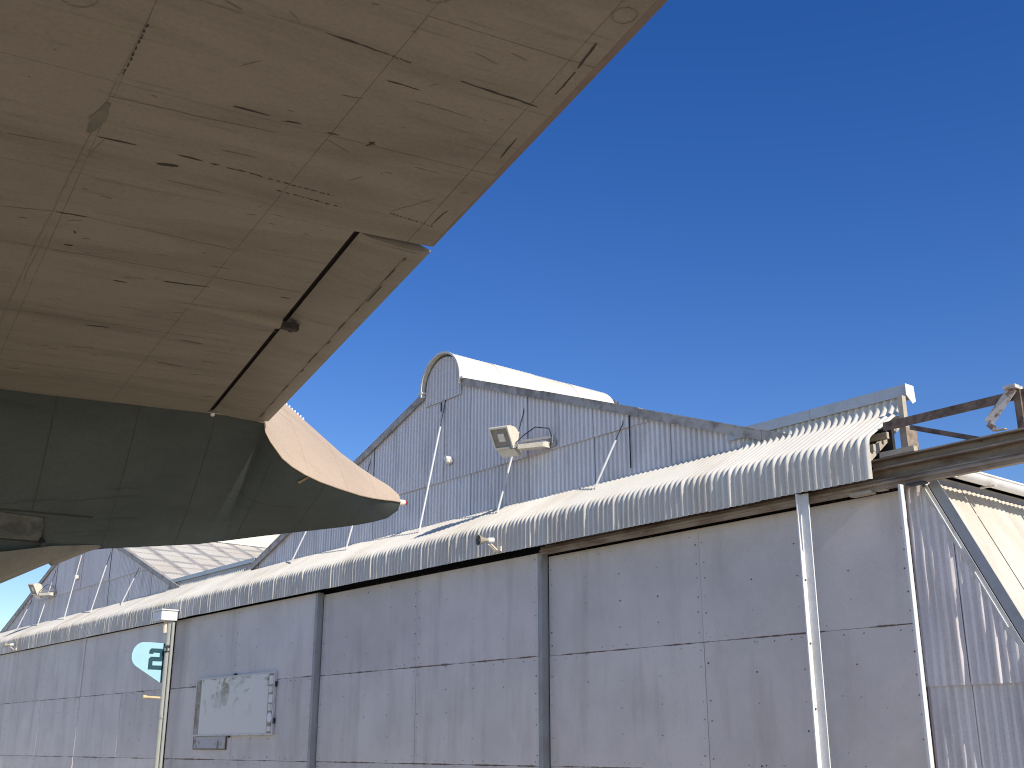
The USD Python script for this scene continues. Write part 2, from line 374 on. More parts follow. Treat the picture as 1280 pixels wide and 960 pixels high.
        for j in range(20):
            y0 = yf + .03 + j * 8 * PITCHC
            ys = np.linspace(y0, y0 + 8 * PITCHC + .02, 8 * 6 + 1)
            ss = np.array([-.05, L])
            off = .004 + .008 * (j % 2) + .008 * np.cos(2 * np.pi * ys / PITCHC)
            off = off - .10
            X = e0[0] + d[0] * ss[:, None] + nrm[0] * off[None]
            Z = e0[1] + d[1] * ss[:, None] + nrm[1] * off[None]
            part(t, 'annex_side_sheet', grid(np.stack([X, np.repeat(ys[None], 2, 0), Z], -1)), M['side'], True)
        def edge_strip(o0, o1, y0, y1, za, zb):
            pts = []
            for z in (za, zb):
                f = (e0[1] - z) / e0[1]
                c = e0 + (e1 - e0) * f
                for o in (o0, o1):
                    for y in (y0, y1):
                        pts.append((c[0] + nrm[0] * o, y, c[1] + nrm[1] * o))
            return hull(pts)
        part(t, 'corner_flashing', edge_strip(-.060, .030, yf - .006, yf - .001, 3.74, 0.0), M['corner'], label='grey-blue folded corner strip')
        part(t, 'corner_joint', edge_strip(-.072, -.055, yf - .0005, yf + .004, 3.74, 0.0), M['black'])
        part(t, 'corner_flashing', edge_strip(-.132, -.070, yf - .011, yf - .007, 3.74, 0.0), M['trim'], label='pale inner corner strip')
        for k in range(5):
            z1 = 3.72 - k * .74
            part(t, 'edge_trim', edge_strip(-.104 - .006 * (k % 2), -.096 - .006 * (k % 2), yf - .022, yf - .0115, z1, z1 - rng.uniform(.45, .72)), M['white'])  # white paint and random gaps imitate broken sun streaks along this strip
        gx = HALF + .29
        n = 14
        th = np.linspace(np.pi, 2 * np.pi, n)
        prof = [(gx + .09 + .062 * math.cos(a), 3.84 + .075 * math.sin(a)) for a in th]
        prof_in = [(gx + .09 + .056 * math.cos(a), 3.84 + .069 * math.sin(a)) for a in th][::-1]
        gpoly = Polygon(prof + prof_in)
        gm = trimesh.creation.extrude_polygon(gpoly, 20.0)
        v = gm.vertices.copy()
        gm.vertices = np.stack([v[:, 0], v[:, 2] - .16, v[:, 1]], -1)
        gm.invert()
        part(t, 'gutter', gm, M['white'], 40)
        part(t, 'gutter_bead', tube((gx + .152, -.16, 3.842), (gx + .152, 19.8, 3.842), .011, n=8), M['white'], 40)
        for k in range(9):
            part(t, 'gutter_bracket', box(gx + .02, gx + .160, .35 + k * .9, .375 + k * .9, 3.755, 3.768), M['white'])
        part(t, 'eave_board', box(HALF + .17, HALF + .262, -.36, 20, 3.86, 3.90), M['barge'])
        part(t, 'jamb_strip', box(HALF + .078, HALF + .104, 8.386 - YG, 8.44 - YG, .0, 3.70, .003), M['white'])
        part(t, 'jamb_backing', box(HALF - .03, HALF + .010, 8.70 - YG, 8.80 - YG, .0, 3.70), M['black'])
    return t

def tm_arc(R, zc, y0, y1, n=24):
    a = np.radians(np.linspace(-12, 192, n))
    outer = [(R * math.cos(x), zc + R * math.sin(x)) for x in a]
    inner = [((R - .03) * math.cos(x), zc + (R - .03) * math.sin(x)) for x in a][::-1]
    e = trimesh.creation.extrude_polygon(Polygon(outer + inner), y1 - y0)
    v = e.vertices.copy()
    e.vertices = np.stack([v[:, 0], v[:, 2] + y0, v[:, 1]], -1)
    e.invert()
    return e

CXR, CXL = -12.474, -27.0
h_right = hangar('corrugated_hangar', 'nearer white corrugated hangar with round ridge vent and sloping right side', CXR, False, True, 3.2)
h_left = hangar('corrugated_hangar', 'farther white corrugated hangar at left with painted shadow bands on its roof sheets', CXL, True, False)

part(h_right, 'open_joint', box(-8.795 - CXR, -8.783 - CXR, -.022, -.012, 4.62, 5.27), M['black'])
part(h_right, 'vent_slot', box(-.045, -.025, -.040, -.028, 6.14, 6.27), M['black'])
# ------------------------------------------------------------------ door leaves (parts of the hangar they close)
def leaf(h, cx, x0, x1, y, seams_x, post=True, top=3.775):
    a, b, yy = x0 - cx, x1 - cx, y - YG
    base = part(h, 'door_leaf', box(a, b, yy + .006, yy + .06, .06, top), M['nail'])
    xs = [a] + [s - cx for s in seams_x] + [b - (.075 if post else 0)]
    zs = [.06, SEAMS[1], SEAMS[0], top]
    for i in range(len(xs) - 1):
        for j in range(3):
            gx = rng.uniform(.0014, .003)
            part(base, 'door_sheet', box(xs[i] + gx, xs[i + 1] - gx, yy - .004 - .003 * ((i + j) % 2) - rng.uniform(0, .001), yy + .0055, zs[j] + rng.uniform(.0008, .002), zs[j + 1] - rng.uniform(.0008, .002), .0008), M['door'])
    nails = []
    def nail(x, z, r=.0085):
        t = np.arange(6) / 6 * 2 * np.pi
        nails.append(hull([(x + r * math.cos(q), yy + .001, z + r * math.sin(q)) for q in t] + [(x + .4 * r * math.cos(q), yy - .013, z + .4 * r * math.sin(q)) for q in t]))
    for i in range(len(xs) - 1):
        W = xs[i + 1] - xs[i]
        for f in (.02, .27, .5, .74, .98):
            step = .17 if f in (.02, .98) else .28
            for z in np.arange(.3, top - .04, step):
                if rng.random() < .82:
                    nail(xs[i] + W * f + rng.normal(0, .006), z + rng.normal(0, .015), rng.choice([.006, .009, .0125], p=[.4, .35, .25]))
        for z in list(SEAMS) + [top - .03]:
            for x in np.arange(xs[i] + .1, xs[i + 1] - .05, .19):
                if rng.random() < .7:
                    nail(x + rng.normal(0, .01), z + rng.choice([-.045, .045]), rng.uniform(.005, .0085))
    part(base, 'nail_heads', nails, M['nail'], kind='stuff')
    if post:
        part(base, 'leaf_edge_post', box(b - .072, b + .002, yy - .018, yy + .085, .05, top, .004), M['post'])
    return base
leaf(h_left, CXL, -34.2, -24.503, 8.392, [-31.8, -29.4, -27.0], False)
leaf(h_left, CXL, -24.50, -20.05, 8.40, [-22.2], False)
leaf(h_right, CXR, -20.00, -14.86, 8.45, [-17.42])
leaf(h_right, CXR, -14.84, -9.86, 8.53, [-12.38], True, 3.745)
leaf(h_right, CXR, -9.84, -5.20, 8.61, [-7.53], False, 3.70)
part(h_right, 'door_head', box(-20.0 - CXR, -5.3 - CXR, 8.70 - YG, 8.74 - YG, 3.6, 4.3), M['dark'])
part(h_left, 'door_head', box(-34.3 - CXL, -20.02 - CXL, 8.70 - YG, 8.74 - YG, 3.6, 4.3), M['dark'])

# ------------------------------------------------------------------ canopy over the door track
CX0, CX1 = -34.4, -5.303
canopy = thing('door_canopy', 'long cream corrugated canopy with curved front lip above the hangar doors', 'canopy', (-20.0, 8.4, 0))
def canopy_path(upturn):
    pts = [(8.327, 3.782), (8.327, 3.84), (8.327, 3.90), (8.327, 3.96), (8.327, 4.02), (8.328, 4.06)]
    cxy, r = (8.327 + .125, 4.075), .125
    for a in np.radians(np.linspace(176, 122, 7)):
        pts.append((cxy[0] + r * math.cos(a), cxy[1] + r * math.sin(a)))
    y1, z1 = pts[-1]
    s = .615
    if not upturn:
        for q in np.linspace(0, 1, 4)[1:]:
            y = y1 + (8.955 - y1) * q
            pts.append((y, z1 + (y - y1) * s))
    else:
        for q in np.linspace(0, 1, 4)[1:]:
            y = y1 + (8.86 - y1) * q
            pts.append((y, z1 + (y - y1) * s))
        ya, za = pts[-1]
        for q in np.linspace(0, 1, 5)[1:]:
            ang = math.atan(s) + (math.radians(80) - math.atan(s)) * q
            ya += .055 * math.cos(ang); za += .055 * math.sin(ang)
            pts.append((ya, za))
    return np.array(pts)
def upturned(x):
    return (-21.84 < x < -18.03) or x > -7.25
nsh = int(round((CX1 - CX0) / (8 * PITCHC)))
for i in range(nsh):
    x1 = CX1 - i * 8 * PITCHC
    x0 = x1 - 8 * PITCHC - .012
    near = x1 > -22
    k = 8 * (8 if near else 6)
    xs = np.linspace(x0, x1, k + 1)
    path = canopy_path(upturned((x0 + x1) / 2))
    T = np.gradient(path, axis=0); T /= np.linalg.norm(T, axis=1, keepdims=True)
    N = np.stack([-T[:, 1], T[:, 0]], -1)           # outwards: -y and up
    cell = np.round(xs / PITCHC).astype(int)
    kick = {c: rng.normal(0, .0042) for c in set(cell)}
    reach = {c: rng.uniform(3.66, 4.12) for c in set(cell)}
    down = np.clip((4.20 - path[:, 1]) / .08, 0, 1)[None] * np.array([np.clip((path[:, 1] - reach[c]) / .06, 0, 1) for c in cell])
    off = .0105 * np.cos(2 * np.pi * xs / PITCHC)[:, None] + np.array([kick[c] * (.5 + .5 * math.cos(2 * math.pi * x / PITCHC)) for c, x in zip(cell, xs)])[:, None] * down + .003 * (i % 2) + rng.uniform(-.001, .001)
    P = np.stack([np.repeat(xs[:, None], len(path), 1), path[None, :, 0] + N[None, :, 0] * off, path[None, :, 1] + N[None, :, 1] * off], -1)
    NN = np.stack([0 * P[..., 0], np.repeat(N[None, :, 0], len(xs), 0), np.repeat(N[None, :, 1], len(xs), 0)], -1)
    P[..., 2] -= (path[:, 1] == 3.782)[None] * rng.uniform(0, .006)
    part(canopy, 'canopy_sheet', tm_shift(both(P, NN, .0012)) if False else both(P - np.array([-20.0, 8.4, 0]), NN, .0012), M['canopy'], 50)

def loc_box(x0, x1, y0, y1, z0, z1, bev=.0):
    b = box(x0, x1, y0, y1, z0, z1, bev); b.apply_translation((20.0, -8.4, 0)); return b
# flashing along the upturned back edge where there is no gable behind
for (a, b) in ((-7.35, -5.255), (-21.84, -18.03)):
    n = 2 if a > -10 else 3
    zb = 4.635 if a > -10 else 4.665
    for k in range(n):
        xa, xb = a + (b - a) * k / n, a + (b - a) * (k + 1) / n - .004
        part(canopy, 'ridge_flashing', [loc_box(xa, xb, 8.93, 8.938, zb, 4.74), loc_box(xa, xb, 8.9385, 9.05, 4.732, 4.74), loc_box(xa, xb, 9.0505, 9.058, 4.62, 4.74)], M['flash'])
part(canopy, 'flashing_end_cap', hull([(20 - 5.254, y - 8.4, z) for y, z in ((8.925, 4.745), (8.925, 4.64), (9.06, 4.745), (9.075, 4.60), (9.02, 4.57))] + [(20 - 5.248, y - 8.4, z) for y, z in ((8.925, 4.745), (8.925, 4.64), (9.06, 4.745), (9.075, 4.60), (9.02, 4.57))]), M['white'])
part(canopy, 'soffit_board', loc_box(-34.3, -10.42, 8.36, 8.68, 3.86, 3.88), M['dark'])  # added near-black board, blocks light leak and darkens the open gap below
part(canopy, 'soffit_board', loc_box(-10.415, -5.4, 8.50, 8.68, 3.90, 3.92), M['dark'])
# framing seen at the open end
for k, (y, z) in enumerate(((8.44, 4.10), (8.62, 4.235), (8.80, 4.345), (8.90, 4.44))):
    part(canopy, 'purlin', loc_box(-34.3, -5.32 + .03 * (k % 2), y - .018, y + .018, z - .055, z + .005), M['timber'])
for x in np.arange(-33.8, -5.3, 1.85).tolist() + [-5.37]:
    a, b = np.array([x + 20, 8.40 - 8.4, 3.98]), np.array([x + 20, 8.93 - 8.4, 4.38])
    part(canopy, 'rafter', bar(a, b, .04, .06), M['timber'])
part(canopy, 'end_plate', loc_box(-5.10, -5.075, 8.50, 8.74, 3.98, 4.235), M['rail'])
part(canopy, 'end_post', loc_box(-5.27, -5.22, 8.80, 8.86, 4.1, 4.60), M['timber'])
# stay rods from the gables down to the canopy
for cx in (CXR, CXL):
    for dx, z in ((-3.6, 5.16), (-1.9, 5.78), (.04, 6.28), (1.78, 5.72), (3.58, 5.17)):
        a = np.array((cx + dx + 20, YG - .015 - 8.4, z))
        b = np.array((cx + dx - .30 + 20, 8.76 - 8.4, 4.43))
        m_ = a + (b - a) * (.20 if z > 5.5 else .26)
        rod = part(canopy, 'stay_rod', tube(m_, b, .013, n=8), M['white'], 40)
        part(rod, 'hanger_strap', [tube(a + (0, .012, .06), a, .010, .008, 6), tube(a, m_, .006, n=6)], M['black'])  # black top length paints the gable shade onto the rod

# ------------------------------------------------------------------ door track girder that runs on past the building
tr = thing('door_track_girder', 'rusty steel lattice girder carrying the door track past the right end of the canopy', 'girder', (-5.0, 8.48, 0))
def g_box(x0, x1, y0, y1, z0, z1):
    b = box(x0, x1, y0, y1, z0, z1); b.apply_translation((5.0, -8.48, 0)); return b
XA, XB = -9.80, -2.3
part(tr, 'track_channel', [g_box(XA, XB, 8.518, 8.53, 3.775, 3.97), g_box(XA, XB, 8.445, 8.517, 3.958, 3.97), g_box(XA, XB, 8.432, 8.517, 3.872, 3.884), g_box(XA, XB, 8.445, 8.517, 3.774, 3.786)], M['rail'])
part(tr, 'track_rail', [g_box(XA, XB, 8.45, 8.512, 3.705, 3.772), g_box(XA, XB, 8.432, 8.449, 3.735, 3.755)], M['rail'])
part(tr, 'top_chord', [bar((-.25, .02, 4.255), (2.68, .02, 4.255), .012, .075), bar((-.25, .05, 4.292), (2.68, .05, 4.292), .06, .008)], M['rust'])
def gp(x, z, y=.02): return (x + 5.0, y, z)
for x in (-4.03, -2.40):
    part(tr, 'lattice_post', bar(gp(x, 3.97), gp(x, 4.30), .055, .055, up=(0, 1, 0)), M['rust'])
for x0, x1 in ((-5.0, -4.38), (-3.95, -2.50)):
    part(tr, 'lattice_diagonal', bar(gp(x0, 4.20, .03), gp(x1, 3.96, .03), .012, .042), M['rust'])
w0, w1 = np.array(gp(-4.04, 4.30, -.035)), np.array(gp(-4.27, 4.06, -.05))
part(tr, 'bent_strap', [bar(w0, w1, .075, .007, up=(0, 1, .2)), bar(w1, np.array(gp(-4.215, 3.995, -.05)), .05, .007, up=(0, 1, 0)), bar(np.array(gp(-4.225, 3.99, -.05)), np.array(gp(-4.13, 3.985, -.05)), .05, .008)], M['lightrust'], label='bent strap with peeling white paint')
part(tr, 'strap_clip', [box(.90, 1.0, -.075, .05, 4.295, 4.325)], M['lightrust'])
part(tr, 'joint_plate', g_box(-5.28, -4.95, 8.44, 8.517, 3.973, 4.02), M['timber'])
part(tr, 'packing_block', [g_box(-5.62, -5.40, 8.44, 8.52, 3.685, 3.715), g_box(-5.38, -5.28, 8.46, 8.53, 3.70, 3.73)], M['timber'])
part(tr, 'joint_plate', g_box(-5.06, -4.90, 8.43, 8.517, 3.69, 3.703), M['black'])

part(tr, 'end_support', [g_box(-2.40, -2.33, 8.44, 8.51, 0, 3.70), g_box(-2.5, -2.23, 8.35, 8.6, .002, .02)], M['rail'])
# white post in front of the doors
wp = thing('track_post', 'white steel post standing before the right door, half in sun', 'post', (-6.10, 8.316, 0))
part(wp, 'web', box(.0, .012, .0, .054, 0, 3.775), M['white'])
part(wp, 'flange', box(.0, .095, .0545, .066, 0, 3.775), M['white'])
part(wp, 'base_plate', box(-.08, .15, -.05, .15, 0.002, .02), M['rust'])
part(wp, 'bolt_head', [tube((.012, .03, z), (.02, .03, z), .010, n=6) for z in (1.35, 1.9, 2.45, 3.0)], M['nail'])

# ------------------------------------------------------------------ lamps on the gables
def floodlight(x, label):
    t = thing('floodlight', label, 'floodlight', (x, YG, 5.20), group=None)
    # wall plate, arm, ballast box, yoke, head
    part(t, 'wall_plate', [box(-.10, .10, -.035, -.018, -.06, .02), box(-.02, -.005, -.05, -.036, -.02, .10), box(.04, .055, -.05, -.036, -.02, .09)], M['grey'])
    part(t, 'bracket_arm', [bar((0, -.04, -.03), (-.44, -.33, -.02), .04, .045), bar((.02, -.04, .06), (-.30, -.24, .04), .03, .03)], M['grey'])
    part(t, 'ballast_box', hull([np.array([-.17, -.16, -.035]) + np.array(o) for o in np.vstack([np.array([[a * .17, b * .045 + a * .08, c * .035] for a in (-1, 1) for b in (-.8, .8) for c in (-1, 1)]), np.array([[a * .15, b * .06 + a * .08, c * .028] for a in (-1, 1) for b in (-1, 1) for c in (-1, 1)])])]), M['cream'])
    pts = [(.03, -.03, .05), (.05, -.10, .16), (-.10, -.20, .19), (-.27, -.26, .10), (-.36, -.30, .02)]
    part(t, 'cable', [tube(p, q, .007, n=6) for p, q in zip(pts[:-1], pts[1:])], M['black'])
    c = np.array([-.52, -.37, .12])
    # head: face normal points left, out and down
    nrm = np.array([.06, -.85, -.50]); nrm /= np.linalg.norm(nrm)
    u = np.cross([0, 0, 1.0], nrm); u /= np.linalg.norm(u); w = np.cross(nrm, u)
    tilt = math.radians(-6)
    u, w = u * math.cos(tilt) + w * math.sin(tilt), -u * math.sin(tilt) + w * math.cos(tilt)
    Q = lambda a, b, d: c + u * a + w * b + nrm * d
    hw, hh = .165, .145
    body = hull([Q(a * hw, b * hh, .03) for a in (-1, 1) for b in (-1, 1)] + [Q(a * hw, b * hh, .0) for a in (-1, 1) for b in (-1, 1)] +
                [Q(a * hw * .82, math.sin(q) * hh * .85, -.02 - .13 * math.cos(q)) for a in (-1, 1) for q in np.linspace(-1.5, 1.5, 9)])
    part(t, 'lamp_body', body, M['cream'], 35)
    part(t, 'front_frame', [hull([Q(a, b, d) for a in (a0, a1) for b in (b0, b1) for d in (.0305, .05)]) for a0, a1, b0, b1 in
         ((-hw, hw, hh - .022, hh), (-hw, hw, -hh, -hh + .022), (-hw, -hw + .022, -hh + .0225, hh - .0225), (hw - .022, hw, -hh + .0225, hh - .0225))], M['cream'])
    lens = part(t, 'lens', hull([Q(a * (hw - .0225), b * (hh - .0225), d) for a in (-1, 1) for b in (-1, 1) for d in (.0305, .038)]), M['lens'])
    part(lens, 'reflector_strip', hull([Q(a, b, d) for a in (-.05, .06) for b in (-.05, .055) for d in (.0385, .041)]), M['cream'])
    part(t, 'gear_tray', hull([Q(a * hw * .9, b, d) for a in (-1, 1) for b, d in ((-hh - .004, .03), (-hh - .004, -.08), (-hh - .13, -.02), (-hh - .13, -.07))]), M['cream'])
    part(t, 'yoke', [bar(Q(-hw - .012, 0, -.05), Q(-hw - .012, -hh - .03, -.10), .04, .014), bar(Q(-hw - .012, -hh - .03, -.10), np.array([-.42, -.32, -.02]), .045, .04), tube(Q(-hw - .03, 0, -.05), Q(-hw, 0, -.05), .03)], M['cream'])
    return t
floodlight(CXR + 2.32, 'cream floodlight on bracket arm on the nearer gable, facing left')
floodlight(CXL - 1.75, 'cream floodlight on bracket arm on the farther gable, against the sky')

def bulkhead(x, z, label):
    t = thing('wall_lamp', label, 'lamp', (x, YG - .02, z))
    part(t, 'mount', tube((0, 0, 0), (0, -.04, 0), .045), M['grey'], 40)
    part(t, 'dome', hull([(.042 * math.cos(a) * math.cos(b), -.04 - .05 * math.sin(b), .042 * math.sin(a) * math.cos(b)) for a in np.linspace(0, 6.28, 13)[:-1] for b in np.linspace(0, 1.5, 5)]), M['cream'], 40)
    part(t, 'hood', tube((0, -.02, .034), (0, -.10, .038), .038, .034), M['white'], 40)
bulkhead(-12.27, 5.36, 'small round wall lamp on the nearer gable left of the floodlight')
bulkhead(-27.15, 5.38, 'small round wall lamp on the farther gable beside a stay rod')

def horn(x, z, label):
    t = thing('horn_loudspeaker', label, 'loudspeaker', (x, 8.315, z))
    d = np.array([-.22, -.96, -.06]); d /= np.linalg.norm(d)
    u = np.cross(d, [0, 0, 1.0]); u /= np.linalg.norm(u); w = np.cross(u, d)
    c0 = np.array([.10, -.13, -.06])
    q = np.arange(20) / 20 * 2 * np.pi
    prof = [(0.0, .028), (.04, .032), (.07, .044), (.10, .062), (.12, .073), (.13, .073)]
    rad = lambda t_, r: c0 + d * t_ + (np.outer(np.cos(q), u) * r + np.outer(np.sin(q), w) * r * .85)
    rings = np.array([rad(a, r) for a, r in prof])
    rings = np.concatenate([rings, rings[:, :1]], 1)
    part(t, 'horn', both_closed(rings), M['cream'], 40)
    inner = np.array([rad(.129 - k, r) for k, r in ((0, .068), (.016, .058), (.045, .032), (.085, .012))])
    inner = np.concatenate([inner, inner[:, :1]], 1)
    part(t, 'horn_mouth', both_closed(inner), M['horn_in'], 40)
    part(t, 'centre_plug', hull(np.vstack([rad(.092, .018), rad(.112, .008)])), M['cream'], 40)
    part(t, 'driver', tube(c0 - d * .07, c0 + d * .004, .034, .030, 16), M['white'], 40)
    part(t, 'bracket', [bar(c0 + (0, 0, -.05), c0 + (.02, .08, -.12), .03, .012), bar(c0 + (.05, 0, -.05), c0 + (.07, .08, -.12), .03, .012), box(.08, .20, -.02, .0, -.19, -.13)], M['cream'])
def both_closed(P):
    g1 = grid(P); g2 = grid(P[:, ::-1])
    return concatenate([g1, g2])
horn(-10.55, 3.99, 'cream horn loudspeaker on the canopy lip below the nearer gable')
horn(-29.3, 3.99, 'white horn loudspeaker on the canopy lip at the far left end')

# ------------------------------------------------------------------ pole with lamp box and sign
px, py = -19.68, 8.19
pl = thing('service_pole', 'grey-green metal pole with conduit and white box on top before the doors', 'pole', (px, py, 0))
part(pl, 'shaft', tube((0, 0, 0), (0, 0, 3.68), .055, .05, 18), M['pole'], 40)
part(pl, 'conduit', tube((.085, .03, 0), (.085, .03, 3.7), .028, n=12), M['pole'], 40)
part(pl, 'collar', [tube((0, 0, z), (0, 0, z + .05), .066, n=18) for z in (2.05, 3.2)], M['grey'], 40)
bx = part(pl, 'lamp_box', box(-.29, .07, -.20, .10, 3.73, 3.90, .008), M['white'])
part(bx, 'lid', box(-.315, .09, -.215, .11, 3.902, 3.925, .004), M['white'])
part(pl, 'sensor', [tube((-.05, -.05, 3.66), (-.05, -.05, 3.735), .03), tube((-.05, -.05, 3.52), (-.05, -.06, 3.66), .05, .04)], M['cream'], 40)
part(pl, 'clamp_bracket', [box(-.065, .06, -.05, .065, 3.18, 3.30, .004), box(-.09, -.066, -.04, .03, 2.66, 3.34, .003)], M['black'])
part(pl, 'tap_fitting', [tube((-.02, -.05, 2.40), (-.03, -.34, 2.41), .022), tube((-.03, -.30, 2.41), (-.03, -.36, 2.41), .034)], M['brass'], 40)
sg = thing('number_sign', 'pale blue blade sign with dark numeral 2 fixed to the grey pole', 'sign', (px - .09, py - .04, 3.0))
# local: outline in (y, z), face towards +x
out = [(0.0, .33), (-.30, .335), (-.40, .328), (-.47, .29), (-.525, .22), (-.55, .13), (-.545, .05), (-.52, -.01), (-.47, -.06), (.0, -.33)]
pm = trimesh.creation.extrude_polygon(Polygon(out), .012)
v = pm.vertices.copy(); pm.vertices = np.stack([v[:, 2] - .012, v[:, 0], v[:, 1]], -1)
part(sg, 'sign_plate', pm, M['signblue'])
out2 = [tuple(p) for p in Polygon(out).buffer(.012).exterior.coords]
rimp = Polygon(out2).difference(Polygon(out).buffer(-.002))
rm = trimesh.creation.extrude_polygon(rimp, .016); v = rm.vertices.copy(); rm.vertices = np.stack([v[:, 2] - .015, v[:, 0], v[:, 1]], -1)
part(sg, 'rim', rm, M['signblue'])
two = Polygon([(0, .24), (0, .29), (.035, .325), (.235, .325), (.27, .29), (.27, .165), (.235, .13), (.075, .13), (.075, .065), (.27, .065), (.27, 0), (0, 0), (0, .16), (.035, .195),
               (.195, .195), (.195, .26), (.075, .26), (.075, .24)])
tx = trimesh.creation.extrude_polygon(two, .003)
v = tx.vertices.copy(); tx.vertices = np.stack([v[:, 2] + .0015, v[:, 0] - .255, v[:, 1] * 1.12 - .12], -1)
part(sg, 'numeral', tx, M['signdark'])

# ------------------------------------------------------------------ faded board on the door
def board_material():
    nodes = {'tc': ('texture_coordinate', {}), 'sp': ('separate_xyz', {}), 'n': ('noise_texture', {'scale': 2.6, 'detail': 7.0, 'roughness': .62, 'distortion': .8}),
             'h': ('map_range', {'from_min': .25, 'from_max': .75, 'to_min': 0, 'to_max': 1, 'clamp': True}),
             's': ('map_range', {'from_min': .50, 'from_max': .60, 'to_min': 0, 'to_max': 1.0, 'clamp': True}),
             'mu': ('math', {'math_type': 'multiply'}), 'm': ('mix_color', {'a': (.70, .655, .61), 'b': (.20, .175, .115)}),
             'p': ('principled_bsdf', {'roughness': .4})}
    return mat('faded_print', nodes, [('tc.object', 'sp.vector'), ('tc.object', 'n.vector'), ('sp.z', 'h.value'), ('n.fac', 's.value'), ('h.result', 'mu.value1'), ('s.result', 'mu.value2'),
                                      ('mu.value', 'm.fac'), ('m.result', 'p.base_color')])
M['print'] = board_material()
M['brownstrip'] = painted('faded_brown_strip', (.24, .18, .13), (.44, .40, .36), .8, 7.0, (1, 1, 1), rough=.5, lo=.4, hi=.6)
bd = thing('display_board', 'faded sun-bleached display board hung on the hangar door', 'board', (-17.40, 8.41, 1.78))
part(bd, 'panel', box(-1.22, 1.20, .0, .02, 0, .885), M['print'])
part(bd, 'side_strip', box(-1.40, -1.222, .0, .02, 0.0, .885), M['brownstrip'], label='brown strip at the left')
rs = part(bd, 'side_strip', box(1.202, 1.375, .0, .02, 0, .885), M['brownstrip'], label='strip of small pictures at the right')
for k, (z, hh) in enumerate(((.03, .07), (.14, .16), (.33, .10), (.45, .12), (.60, .09), (.72, .13))):
    if k == 1:
        part(rs, 'picture', tube((1.29, -.003, .23), (1.29, -.0015, .23), .075, n=20), M['white'])
    else:
        part(rs, 'picture', box(1.225, 1.355, -.003, -.0005, z, z + hh), M['white'] if k % 2 else M['print'])
part(bd, 'frame', [box(-1.43, 1.40, -.006, .03, .886, .91), box(-1.43, 1.40, -.006, .03, -.025, -.001), box(1.3755, 1.40, -.006, .03, -.0005, .8855), box(-1.43, -1.4005, -.006, .03, -.0005, .8855)], M['trim'])
for q in [box(-.03, .03, -.01, .03, .911, .94), box(-.12, -.06, -.01, .03, -.055, -.026), box(1.401, 1.43, -.0, .03, .68, .76), box(1.401, 1.43, -.0, .03, .14, .22)]:
    part(bd, 'hanger_clip', q, M['black'])
pq = thing('small_plaque', 'small rust-stained plaque just below the faded display board', 'plaque', (-18.18, 8.42, 1.555))
part(pq, 'panel', box(-.60, .60, .0, .015, 0, .19), painted('plaque_paint', (.46, .45, .45), (.24, .13, .09), .9, 5.0, lo=.55, hi=.66))
part(pq, 'frame', [box(-.615, .615, -.004, .018, -.014, -.0005), box(.6005, .615, -.004, .018, 0, .19), box(-.615, -.6005, -.004, .018, 0, .19)], M['rust'])

# ------------------------------------------------------------------ aircraft (local x aft, local -y out to the side we stand on, z up)
def worn_skin(name, base, dark, light, rough=.55):
    """bleached camouflage paint: soft brown stains that stream along the chord, fine scratches, grime"""
    nodes = {
        'tc': ('texture_coordinate', {}),
        'm1': ('mapping', {'scale': (.45, 2.2, 1)}), 'n1': ('noise_texture', {'scale': 1.5, 'detail': 7.0, 'roughness': .62, 'distortion': .7}),
        'm2': ('mapping', {'scale': (1.6, 26, 1), 'rotation': (0, 0, .05)}), 'n2': ('noise_texture', {'scale': 1.2, 'detail': 4.0, 'roughness': .6}),
        'n3': ('noise_texture', {'scale': 1.3, 'detail': 5.0, 'roughness': .6}),
        'n4': ('noise_texture', {'scale': 75.0, 'detail': 3.0}),
        'r1': ('map_range', {'from_min': .45, 'from_max': .72, 'to_min': 0, 'to_max': .65, 'clamp': True}),
        'r2': ('map_range', {'from_min': .60, 'from_max': .74, 'to_min': 0, 'to_max': .5, 'clamp': True}),
        'r3': ('map_range', {'from_min': .46, 'from_max': .7, 'to_min': 0, 'to_max': .6, 'clamp': True}),
        'r4': ('map_range', {'from_min': .3, 'from_max': .7, 'to_min': .92, 'to_max': 1.07}),
        'c3': ('mix_color', {'a': base, 'b': light}), 'c1': ('mix_color', {'b': dark}), 'c2': ('mix_color', {'b': tuple(.6 * q for q in dark)}),
        'cc': ('combine_color', {}), 'mu': ('mix_color', {'blend_type': 'multiply', 'fac': 1.0, 'use_clamp': False}),
        'bp': ('bump', {'strength': .3, 'distance': .012}), 'bf': ('bump', {'strength': .12, 'distance': .003}),
        'p': ('principled_bsdf', {'roughness': rough, 'specular_ior_level': .25})}
    links = [('tc.object', 'm1.vector'), ('m1.vector', 'n1.vector'), ('tc.object', 'm2.vector'), ('m2.vector', 'n2.vector'), ('tc.object', 'n3.vector'), ('tc.object', 'n4.vector'),
             ('n1.fac', 'r1.value'), ('n2.fac', 'r2.value'), ('n3.fac', 'r3.value'), ('n4.fac', 'r4.value'), ('r3.result', 'c3.fac'), ('c3.result', 'c1.a'), ('r1.result', 'c1.fac'),
             ('c1.result', 'c2.a'), ('r2.result', 'c2.fac'), ('r4.result', 'cc.r'), ('r4.result', 'cc.g'), ('r4.result', 'cc.b'), ('c2.result', 'mu.a'), ('cc.color', 'mu.b'),
             ('mu.result', 'p.base_color'), ('n3.fac', 'bp.height'), ('n4.fac', 'bf.height'), ('bp.normal', 'bf.normal'), ('bf.normal', 'p.normal')]
    return mat(name, nodes, links)
M['belly'] = worn_skin('bleached_underside', (.240, .214, .163), (.132, .110, .080), (.276, .248, .194))
M['tan'] = worn_skin('tan_camouflage', (.50, .39, .285), (.42, .32, .23), (.55, .44, .33))
